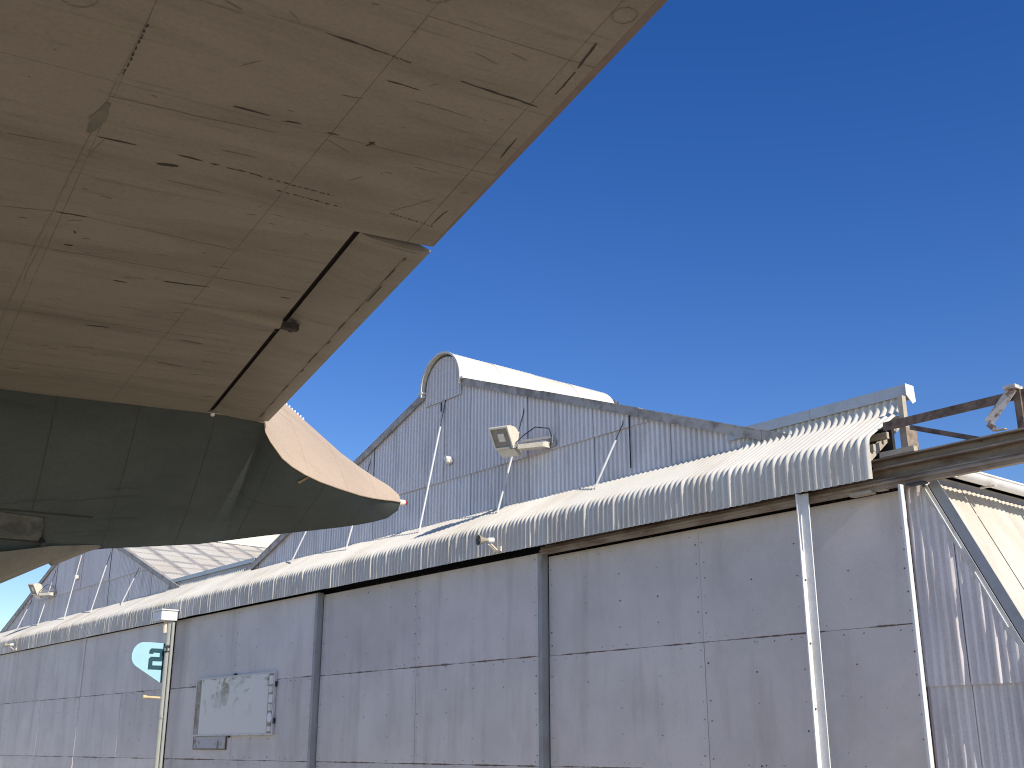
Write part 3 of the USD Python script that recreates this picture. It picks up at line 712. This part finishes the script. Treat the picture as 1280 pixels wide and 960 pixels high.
M['darkgreen'] = worn_skin('dark_grey_green', (.066, .078, .072), (.053, .062, .057), (.105, .113, .103), .85)
M['patch'] = painted('bare_patch_paint', (.13, .125, .095), (.20, .175, .13), .7, 9.0, rough=.6, lo=.45, hi=.6)
M['joint'] = painted('green_joint', (.045, .052, .048), (.07, .078, .072), .8, 14.0, rough=.7, lo=.45, hi=.6)
M['tanjoint'] = painted('tan_joint', (.40, .31, .225), (.34, .26, .19), .8, 14.0, rough=.7, lo=.45, hi=.6)
M['edge'] = painted('edge_strip_paint', (.20, .155, .125), (.13, .10, .08), .5, 9.0, rough=.6)
M['seam'] = painted('grimy_seam', (.055, .046, .038), (.03, .026, .022), .5, 20.0, rough=.8)
M['faint'] = painted('faint_seam', (.215, .18, .145), (.15, .12, .10), .5, 20.0, rough=.7)
M['redlens'] = painted('red_lens', (.35, .03, .04), (.25, .02, .03), .3, 20.0, rough=.15, spec=.6)

HZ = 3.4
ac = thing('parked_aircraft', 'weathered tan and grey aircraft tail overhead, tailplane underside and pointed tail cone', 'aircraft', (-6.447, 2.978, 0), 80.9)
L = lambda a, s, z: np.array([a, -s, HZ + z])
SW = .42
LW = lambda a, s, z: np.array([a, -s - (SW if s > -.41 else -SW), HZ + z])     # tailplane spans are counted from the side of the body
te = lambda s: -.087 * (s - .3)
hinge = lambda s: -.338 - .0735 * (s - .3)
le = lambda s: -4.4 + .22 * s
TIP, S0, S1 = 5.6, .30, 2.90
def low_z(a, s):
    """underside height above the TE level, from the trailing edge forward"""
    d = np.clip((te(s) - a) / (te(s) - le(s)), 0, 1)
    return -.055 * np.sin(np.pi * np.minimum(d / .75, 1) * .5) + .16 * np.clip((d - .72) / .28, 0, 1) ** 2.6
def up_z(a, s):
    d = np.clip((te(s) - a) / (te(s) - le(s)), 0, 1)
    return .012 + .24 * np.sin(np.pi * np.clip(d, 0, 1) ** .75) ** .8 * (1 - d ** 6) + (low_z(a, s)) * (d ** 6)
def wing_block(s_list, aft, side=1):
    """closed airfoil box between spans, from the leading edge to aft(s)"""
    ring = []
    for s in s_list:
        f = np.linspace(0, 1, 22) ** 1.0
        a = le(s) + (aft(s) - le(s)) * (f * f * (1 - f) + f * f)if False else le(s) + (aft(s) - le(s)) * (1 - np.cos(f * np.pi / 2)) ** 1.0
        lower = [(q, s, float(low_z(q, s))) for q in a[::-1]]
        upper = [(q, s, float(up_z(q, s))) for q in a[1:]]
        ring.append([L(q[0], (q[1] + SW) * side, q[2]) for q in lower + upper])
    P = np.array(ring)
    Pc = np.concatenate([P, P[:, :1]], 1)
    g = grid(Pc)
    caps = []
    for k, flip in ((0, False), (-1, True)):
        r = P[k]; c = r.mean(0)
        tri = np.array([[c, r[i], r[(i + 1) % len(r)]] for i in range(len(r))])
        if flip: tri = tri[:, ::-1]
        caps.append(trimesh.Trimesh(tri.reshape(-1, 3), np.arange(len(tri) * 3).reshape(-1, 3), process=False))
    out = concatenate([g] + caps)
    out.merge_vertices()
    out.fix_normals()
    return out
cut = lambda s: hinge(s) - .016
for side in (1, -1):
    tp = part(ac, 'tailplane', [wing_block([-.38, .3, 1.0, 1.8, 2.4, S1 + .012], cut, side), wing_block([S1 + .0125, 3.6, 4.4, 5.2, TIP], te, side)], M['belly'], 35)
    if side == 1:
        # skin panels riveted over the ribs: 1.5 mm proud, narrow dark joints
        ribs = [.32, .98, 1.62, 2.26, S1 + .012, 3.52, 4.20, 4.90, TIP - .04]
        rows = [lambda s: te(s) - .012, lambda s: te(s) - .108, lambda s: -.88, lambda s: -1.50, lambda s: le(s) + .16]
        for i in range(len(ribs) - 1):
            for j in range(len(rows) - 1):
                inboard = ribs[i] < S1 - .1
                r0, r1 = rows[j], rows[j + 1]
                if inboard:
                    if j == 0: continue
                    if j == 1:
                        r0 = lambda s: cut(s) - .012
                g_ = rng.uniform(.0004, .0012)
                ss = np.linspace(ribs[i] + g_, ribs[i + 1] - g_, 7)
                A = np.array([[r0(s) - g_ + (r1(s) - r0(s) + 2 * g_) * q for q in np.linspace(0, 1, 7)] for s in ss])
                S = np.repeat(ss[:, None], 7, 1)
                lift = rng.uniform(.0010, .0017)
                P = np.stack([A, -S - SW, HZ + low_z(A, S) - lift], -1)
                part(tp, 'skin_panel', both(P[::-1], np.array([0, 0, -1.0]) + 0 * P, lift - .0004), M['belly'], 30)
        ss = np.linspace(S1 + .03, TIP - .02, 12)
        A = np.array([[te(s) - .0015, te(s) - .014, te(s) - .026] for s in ss]); S = np.repeat(ss[:, None], 3, 1)
        P = np.stack([A, -S - SW, HZ + low_z(A, S) - .0016], -1)
        part(tp, 'trailing_edge_strip', both(P, np.array([0, 0, -1.0]) + 0 * P, .0012), M['edge'])
        # grimy stretches of the seams and chips, laid where they are
        def marks(segs, wid, name, mtl, ragged=.75, drop=.0030, kind=None, joined=False):
            ms = []
            for (a0, s0_, a1, s1_) in segs:
                n = max(5, int(np.hypot(a1 - a0, s1_ - s0_) / .02))
                f = np.linspace(0, 1, n)
                aa, ss2 = a0 + (a1 - a0) * f, s0_ + (s1_ - s0_) * f
                nx, ny = -(s1_ - s0_), (a1 - a0)
                q = np.hypot(nx, ny); nx, ny = nx / q, ny / q
                wob = np.cumsum(rng.normal(0, .0012, n)); wob -= np.linspace(wob[0], wob[-1], n)
                hw = wid * (ragged * rng.random(n) + 1 - ragged) * np.sin(np.pi * np.clip(f, .04, .96)) ** .5 / 2
                rows2 = []
                for sg_ in (-1, 1):
                    x, y = aa + nx * (wob + sg_ * hw), ss2 + ny * (wob + sg_ * hw)
                    rows2.append(np.stack([x, -y - SW, HZ + low_z(x, y) - drop], -1))
                P = np.array(rows2)
                ms.append(both(P, np.array([0, 0, -1.0]) + 0 * P, .0004))
            if kind or joined:
                return part(tp, name, ms, mtl, kind=kind)
            for q in ms:
                part(tp, name, q, mtl)
        strong = [(-1.083, 4.011, -0.912, 3.998), (-1.188, 3.548, -1.077, 3.545), (-1.024, 3.54, -0.983, 3.545), (-0.892, 3.531, -0.854, 3.533), (-1.495, 3.187, -1.382, 3.189), (-1.257, 3.187, -1.176, 3.183), (-1.149, 3.178, -1.121, 3.181), (-1.096, 3.175, -1.034, 3.176), (-1.023, 3.175, -0.975, 3.167), (-1.522, 2.592, -1.418, 2.598), (-1.046, 2.133, -0.978, 2.138), (-0.664, 3.971, -0.399, 3.952), (-0.849, 3.878, -0.748, 3.875), (-0.389, 4.035, -0.402, 4.159), (-0.405, 4.176, -0.427, 4.302), (-0.343, 3.63, -0.36, 3.765), (-0.321, 3.087, -0.32, 3.212), (-1.22, 1.472, -1.124, 1.485), (-0.812, 1.464, -0.702, 1.451), (-0.818, 1.094, -0.698, 1.078), (-0.574, 2.176, -0.529, 2.175), (-1.036, 2.129, -0.863, 2.154)]
        dotted = [(-0.953, 3.165, -0.721, 3.144), (-0.905, 3.097, -0.662, 3.075), (-0.912, 3.998, -0.826, 3.988), (-1.496, 3.833, -1.501, 3.571), (-0.31, 3.077, -0.492, 3.108)]
        faint = [(-1.51, 3.436, -1.481, 3.437), (-1.191, 2.099, -1.146, 2.103), (-1.738, 3.077, -1.587, 3.091), (-1.243, 2.999, -1.048, 2.994), (-1.195, 4.054, -1.156, 4.016), (-1.231, 3.756, -1.19, 3.808), (-0.713, 3.273, -0.684, 3.318), (-1.532, 1.873, -1.521, 2.392), (-0.73, 3.907, -0.714, 3.929), (-0.497, 3.12, -0.397, 3.283), (-0.563, 3.454, -0.467, 3.448), (-1.184, 2.112, -1.118, 2.117), (-1.066, 1.101, -1.0, 1.105), (-0.684, 1.772, -0.573, 1.752), (-0.551, 1.389, -0.555, 1.465), (-1.228, 0.7, -1.131, 0.55), (-1.418, 2.598, -0.86, 2.553), (-1.481, 3.437, -1.028, 3.458), (-1.694, 2.55, -1.522, 2.592), (-0.73, 3.816, -0.54, 3.807), (-1.475, 3.177, -1.498, 3.05)]
        for sg4 in strong:
            marks([sg4], .013 if sg4[0] > -.7 and sg4[1] > 3.9 else .009, 'worn_seam', M['seam'], .8)
        for (a0, s0_, a1, s1_) in dotted:
            f, k = 0.0, []
            while f < 1:
                l_ = rng.uniform(.02, .09)
                k.append((a0 + (a1 - a0) * f, s0_ + (s1_ - s0_) * f, a0 + (a1 - a0) * min(f + l_, 1), s0_ + (s1_ - s0_) * min(f + l_, 1)))
                f += l_ + rng.uniform(.015, .06)
            marks(k, .008, 'dotted_seam', M['seam'], .7, kind='stuff')
        marks(faint, .007, 'faint_seam', M['faint'], .8, .0027)
        t1 = [(te(s) - .105, s, te(s + l) - .105, s + l) for s, l in ((2.99, .07), (3.10, .05), (3.42, .16), (3.66, .05), (3.88, .22), (4.17, .09), (4.38, .04))]
        t1 += [(te(s) - .10, s, te(s + l) - .10, s + l) for s, l in ((.42, .1), (.68, .08), (.95, .12), (1.3, .05), (1.45, .16), (1.75, .05), (1.95, .10), (2.2, .05), (2.33, .18), (2.62, .12), (2.78, .03))]
        fnt = [(-1.9, s_, -.60, s_ + .02) for s_ in (.80, 1.52, 2.24)] + [(-1.56, .5, -1.50, 3.9)]
        marks(fnt, .004, 'faint_seam', M['faint'], .95, .0027)
        marks([(-1.525, 3.20, -1.508, 3.40)], .05, 'bare_patch', M['patch'], .5)
        chips = []
        for _ in range(90):
            a_, s_ = rng.uniform(-1.9, -.15), rng.uniform(.4, 4.6)
            if a_ > te(s_) - .03 or (s_ < S1 and a_ > cut(s_) - .03): continue
            l_ = rng.exponential(.022) + .005
            if a_ + l_ > te(s_) - .02: continue
            chips.append((a_, s_, a_ + l_, s_ + l_ * rng.normal(.05, .25)))
        marks(chips, .006, 'paint_chips', M['faint'], .6, kind='stuff')
        marks([(-1.30, 3.10, -1.235, 3.114)], .022, 'dent', M['seam'], .3)
        marks([(-.755, 3.51, -.742, 3.545), (-.757, 3.535, -.735, 3.53), (-1.22, 2.05, -1.17, 2.053), (-1.45, 2.32, -1.42, 2.325), (-1.44, 2.46, -1.43, 2.44)], .014, 'dent', M['seam'], .7)
        # round inspection panel rings near the top of the picture
        for (ca, cs, rr) in ((-1.675, 3.87, .05), (-.90, 4.30, .045), (-.43, 4.435, .034)):
            qa = np.linspace(0, 2 * np.pi, 15)
            marks([(ca + rr * math.cos(a), cs + rr * math.sin(a), ca + rr * math.cos(b), cs + rr * math.sin(b)) for a, b in zip(qa[:-1], qa[1:])], .005, 'inspection_ring', M['faint'], .8, joined=True)
        # hinge fairing blister ahead of the middle hinge
        n = 15; f = np.linspace(0, 1, n)
        bl = []
        for q in f:
            a_ = -1.02 + .535 * q
            w_ = .045 * (q ** .8) + .002; h_ = .042 * (q ** .9)
            bl.append([LW(a_, 1.915 + w_ * math.cos(p), low_z(a_, 1.915) - .001 - h_ * math.sin(p)) for p in np.linspace(0, np.pi, 11)])
        bl.append([LW(-.484, 1.915, low_z(-.484, 1.915) - .001)] * 11)
        P = np.array(bl)
        part(tp, 'hinge_fairing', concatenate([grid(P), grid(P[:, ::-1])]), M['belly'], 40)
        # dark filler behind the rear spar, added to block sun through the gap
        part(tp, 'hinge_slot', hull([LW(hinge(s) + o, s, z) for s in (S0 - .1, S1) for o in (-.0155, .03) for z in (.030, .10)]), M['seam'])
    # elevator, drooped a little about its hinge
    droop = math.radians(2.7)
    secs = []
    for s in np.linspace(S0 + .015, S1 - .012, 9):
        ah, at_ = hinge(s) + .012, te(s)
        c = at_ - ah
        lo, up = [], []
        for q in np.linspace(0, 1, 11):
            th = .016 + .056 * (1 - q) * min(1, (q + .02) ** .35 * 1.2)
            mid = .030 * (1 - q) + .012
            x = q * c
            zl_, zu_ = mid - th / 2 - .012 * (1 - q), mid + th / 2 + .02 * (1 - q)
            if q > .86:
                zl_ += .012 * (q - .86) / .14
            for lst, zz in ((lo, zl_), (up, zu_)):
                lst.append(L(ah + x * math.cos(droop) + zz * math.sin(droop), (s + SW) * side, -x * math.sin(droop) + zz * math.cos(droop) - .012))
        secs.append(lo[::-1] + up[1:] if True else lo)
    P = np.array(secs)
    Pc = np.concatenate([P, P[:, :1]], 1)
    caps = []
    for k in (0, -1):
        r = P[k]; m_ = r.shape[0]; tri = []
        for i in range(10):
            tri += [[r[i], r[i + 1], r[(m_ - 1) - i + 0 if i else m_ - 1]]]
        c_ = r.mean(0)
        caps.append(trimesh.Trimesh(np.array([[c_, r[i], r[(i + 1) % m_]] for i in range(m_)]).reshape(-1, 3), np.arange(3 * m_).reshape(-1, 3), process=False))
    em = concatenate([grid(Pc)] + caps); em.merge_vertices(); em.fix_normals()
    el = part(ac, 'elevator', em, M['belly'], 30, label='narrow hinged surface drooping slightly from the tailplane')
    if side == 1:
        def emarks(segs, wid, nm, mtl):
            ms = []
            for s_a, s_b, back in segs:
                n = max(4, int(abs(s_b - s_a) / .02)); ss2 = np.linspace(s_a, s_b, n)
                hw = wid * (.4 + .6 * rng.random(n)) / 2
                P2 = []
                for g2 in (-1, 1):
                    row = []
                    for s, h2 in zip(ss2, hw):
                        ah, at_ = hinge(s) + .012, te(s); c = at_ - ah
                        x = c - back + g2 * h2; q = x / c
                        th = .016 + .056 * (1 - q) * min(1, (q + .02) ** .35 * 1.2); mid = .030 * (1 - q) + .012
                        zl_ = mid - th / 2 - .012 * (1 - q) - .0022
                        row.append(LW(ah + x * math.cos(droop) + zl_ * math.sin(droop), s, -x * math.sin(droop) + zl_ * math.cos(droop) - .012))
                    P2.append(row)
                P2 = np.array(P2); ms.append(both(P2, np.array([0, 0, -1.0]) + 0 * P2, .0004))
            for q in ms:
                part(el, nm, q, mtl)
        emarks([(s, s + l, .075 + rng.normal(0, .004)) for s, l in ((.42, .1), (.68, .08), (.95, .12), (1.3, .05), (1.45, .16), (1.75, .05), (1.95, .10), (2.2, .05), (2.33, .18), (2.58, .12), (2.78, .03))], .007, 'worn_seam', M['seam'])
        emarks([(.4, 2.8, .078)], .004, 'faint_seam', M['faint'])
        part(el, 'hinge_arm', [tube(LW(-.46, 1.895, -.03), LW(-.42, 1.92, -.028), .015), hull([LW(-.49 + a, 1.90 + b, -.02 + c) for a in (0, .09) for b in (0, .03) for c in (0, -.03)]), tube(LW(-.425, 1.885, -.034), LW(-.425, 1.935, -.034), .018)], M['seam'], 40)
        part(el, 'hinge_bolt', tube(LW(-.335, .33, -.01), LW(-.335, .35, -.03), .012), M['white'], 40)

# fuselage: tan upper shell over a dark lower shell, meeting at a chine that sweeps down to the tail tip
C = [(-9.5, .40, -.55), (-8.8, .85, -.45), (-7.5, 1.0, -.35), (-5.5, 1.05, -.25), (-3.5, .88, -.06), (-2.2, .76, .0), (-1.4, .72, .0), (-.7, .72, -.002), (-.15, .72, -.006), (-.02, .72, -.02), (-.010, .72, -.073), (.023, .719, -.126),
     (.06, .719, -.169), (.103, .714, -.215), (.169, .697, -.251), (.262, .664, -.281), (.375, .617, -.302), (.539, .526, -.310), (.734, .373, -.300), (.87, .262, -.283), (.99, .168, -.263), (1.09, .098, -.247), (1.165, .042, -.238)]
Ttab = np.array([(-9.5, -.2), (-8.8, .3), (-7.5, .95), (-5.5, 1.35), (-3.5, 1.28), (-2.2, 1.15), (-1.4, 1.05), (-.7, .90), (-.15, .66), (.0, .55), (.1, .482), (.23, .395), (.355, .321), (.487, .231), (.691, .079), (.926, -.056), (1.104, -.135), (1.16, -.175), (1.18, -.205)])
Ktab = np.array([(-9.5, -.9), (-8.8, -1.25), (-7.5, -1.5), (-5.5, -1.55), (-3.5, -1.28), (-2.2, -1.0), (-1.247, -.805), (-1.004, -.748), (-.611, -.692), (-.144, -.629), (.252, -.543), (.785, -.436), (.95, -.397), (1.067, -.358), (1.135, -.328), (1.16, -.300), (1.18, -.255)])
Ca = np.array([c[0] for c in C])
def top_a(a): return a + .10 * np.exp(-((a + .0) / .12) ** 2) * 0
up_rows, lo_rows = [], []
for (a, s, z) in C:
    zt, zk = np.interp(a, Ttab[:, 0], Ttab[:, 1]), np.interp(a, Ktab[:, 0], Ktab[:, 1])
    rows = []
    n = 10
    for q in np.linspace(0, 1, n):                       # chine -> top
        ss = s + (.012 - s) * q + .05 * s * math.sin(math.pi * q)
        rows.append((a, ss, z + (zt - z) * q))
    up_rows.append(rows)
    rows = []
    fwd = np.clip((-.6 - a) / 2.5, 0, 1)
    for q in np.linspace(0, 1, n):                       # chine -> keel
        vee_s, vee_z = s * (1 - q), z + (zk - z) * q
        e = q * math.pi / 2
        ell_s, ell_z = s * math.cos(e), z + (zk - z) * math.sin(e)
        k = .22 + .68 * fwd
        rows.append((a, vee_s * (1 - k) + ell_s * k, vee_z * (1 - k) + ell_z * k))
    lo_rows.append(rows)
def shell(rows):
    A = np.array([[L(*p) for p in r] for r in rows])
    B = np.array([[L(p[0], -p[1], p[2]) for p in r] for r in rows])
    return concatenate([grid(A), grid(A[:, ::-1]) if False else grid(B[:, ::-1])])
us = shell(up_rows)
ls = shell([r for r in lo_rows])
fus = part(ac, 'upper_fuselage', us, M['tan'], 40, label='sunlit tan upper skin of the tail cone')
low = part(ac, 'lower_fuselage', ls, M['darkgreen'], 60, label='dark grey-green lower skin of the tail cone')
def seam_strip(rows, a, q0, q1, wid, d):
    i = min(max(np.searchsorted(Ca, a), 1), len(C) - 1)
    f = (a - Ca[i - 1]) / (Ca[i] - Ca[i - 1])
    r = np.array(rows[i - 1]) * (1 - f) + np.array(rows[i]) * f
    qq = np.linspace(q0, q1, 14)
    sp = np.stack([np.interp(qq, np.linspace(0, 1, len(r)), r[:, k]) for k in range(3)], -1)
    tn = np.gradient(sp, axis=0); tn /= np.linalg.norm(tn, axis=1, keepdims=True)
    nn = np.stack([0 * tn[:, 0], -tn[:, 2], tn[:, 1]], -1)
    if nn[len(nn) // 2, 1] < 0: nn = -nn
    o = sp + nn * d
    P = np.array([[L(p[0] + w_, p[1], p[2]) for p in o] for w_ in (-wid / 2, wid / 2)])
    NN = np.array([[[p[0], -p[1], p[2]] for p in nn]] * 2)
    return both(P, NN, d * .8)
for a, q0, q1 in ((-1.15, 0, .9), (-.72, .0, 1), (-.30, .05, 1), (.06, .1, 1), (.42, .0, 1), (.80, .05, .95)):
    part(low, 'skin_joint', seam_strip(lo_rows, a, q0, q1, .0035, .0012), M['joint'])
for a, q0, q1 in ((.30, .02, .95), (.62, .02, .95), (.92, .02, .9)):
    part(fus, 'skin_joint', seam_strip(up_rows, a, q0, q1, .003, .0012), M['tanjoint'])
# thin lip along the chine
chine = np.array([L(a, s + .003, z) for a, s, z in C[7:]])
lip = []
for p, q in zip(chine[:-1], chine[1:]):
    lip.append(tube(p, q, .0045, n=6))
part(low, 'edge_lip', lip, M['tan'])
part(ac, 'tail_lamp_housing', tube(L(1.145, 0, -.236), L(1.215, 0, -.229), .027, .019), M['cream'], 40)
part(ac, 'tail_lamp', hull([L(1.216 + .022 * math.sin(b), .0165 * math.cos(a) * math.cos(b), -.229 + .0165 * math.sin(a) * math.cos(b)) for a in np.linspace(0, 6.28, 13)[:-1] for b in np.linspace(0, 1.5, 5)]), M['redlens'], 40)
for a in np.linspace(.22, .46, 13):
    zt = np.interp(a, Ttab[:, 0], Ttab[:, 1])
    part(fus, 'hinge_tooth', box(a - .005, a + .005, -.012, .012, HZ + zt - .004, HZ + zt + .010), M['white'])
# ventral fairing under the rear fuselage
vf = []
for a, z, w_ in ((-4.2, -1.62, .20), (-2.8, -1.52, .22), (-1.75, -1.16, .16), (-1.231, -.945, .10), (-.99, -.812, .075), (-.975, -.826, .07), (-.94, -.810, .06), (-.79, -.730, .04), (-.70, -.694, .01)):
    zt = np.interp(a, Ktab[:, 0], Ktab[:, 1]) + .02
    vf.append([L(a, w_ * 1.25 * math.cos(p), zt + (z - zt) * math.sin(p) ** .7) for p in np.linspace(0, np.pi, 13)])
P = np.array(vf)
part(ac, 'ventral_fairing', concatenate([grid(P), grid(P[:, ::-1])]), M['belly'], 50)
def low_s(a, z):
    i = min(np.searchsorted(Ca, a), len(C) - 1)
    f = (a - Ca[i - 1]) / (Ca[i] - Ca[i - 1])
    r = np.array(lo_rows[i - 1]) * (1 - f) + np.array(lo_rows[i]) * f
    return float(np.interp(-z, -r[:, 2], r[:, 1]))
def on_low(a, z, d=.004): return L(a, low_s(a, z) + d, z - d * .6)
hq = np.array([[on_low(a, z, .005) for z in np.linspace(-.60, -.715 + .04 * (a + 1.3), 6)] for a in np.linspace(-1.34, -1.07, 8)])
part(low, 'access_hatch', both(hq, np.array([0, -.8, -.6]) + 0 * hq, .003), painted('worn_hatch', (.105, .105, .090), (.045, .048, .040), .9, 9.0, lo=.42, hi=.6))
part(low, 'hatch_edge', [bar(on_low(a, -.59 + .04 * (a + 1.36)), on_low(a + .0605, -.59 + .04 * (a + 1.4205)), .005, .005) for a in np.arange(-1.36, -.86, .06)] + [bar(on_low(-1.08, -.60), on_low(-1.055, -.69), .010, .006), bar(on_low(-1.34, -.72), on_low(-1.07, -.71), .008, .006)], M['seam'])
part(low, 'hatch_latch', tube(on_low(-1.06, -.70), on_low(-1.06, -.70) + np.array([.01, -.03, -.03]), .016), M['black'])
part(low, 'rust_stain', hull([L(a, s, z) for a, s, z in ((.28, .656, -.290), (.30, .648, -.292), (.24, .625, -.326), (.25, .617, -.330), (.28, .632, -.288), (.235, .605, -.322))]), painted('tan_smear', (.22, .15, .08), (.10, .08, .05), .6, 30.0, rough=.7))
# the rest of the machine, out of the picture to the left and behind
part(ac, 'fin', hull([L(a, s, z) for a, s, z in ((-2.6, .03, .75), (-2.6, -.03, .75), (-.02, .01, .38), (-.02, -.01, .38), (-1.3, .02, 2.9), (-1.3, -.02, 2.9), (-.15, .008, 2.9), (-.15, -.008, 2.9))]), M['tan'])
for s in (-1, 1):
    part(ac, 'wing', hull([L(a, q * s, z) for a, q, z in ((-8.6, .6, -1.05), (-4.4, .6, -1.0), (-7.4, .6, -.70), (-7.6, 9.0, -.62), (-5.6, 9.0, -.60), (-6.9, 9.0, -.50))]), M['belly'])
    part(ac, 'undercarriage_leg', tube(L(-6.4, s * 1.5, -.6), L(-6.4, s * 1.5, -2.95), .07, .055), M['grey'], 40)
    part(ac, 'wheel', tube(L(-6.4, s * 1.5 - .13, -2.95), L(-6.4, s * 1.5 + .13, -2.95), .44, n=28), M['black'], 40)
part(ac, 'nose_leg', tube(L(-8.7, 0, -1.1), L(-8.7, 0, -3.1), .06, .05), M['grey'], 40)
part(ac, 'wheel', tube(L(-8.7, -.10, -3.1), L(-8.7, .10, -3.1), .295, n=28), M['black'], 40)
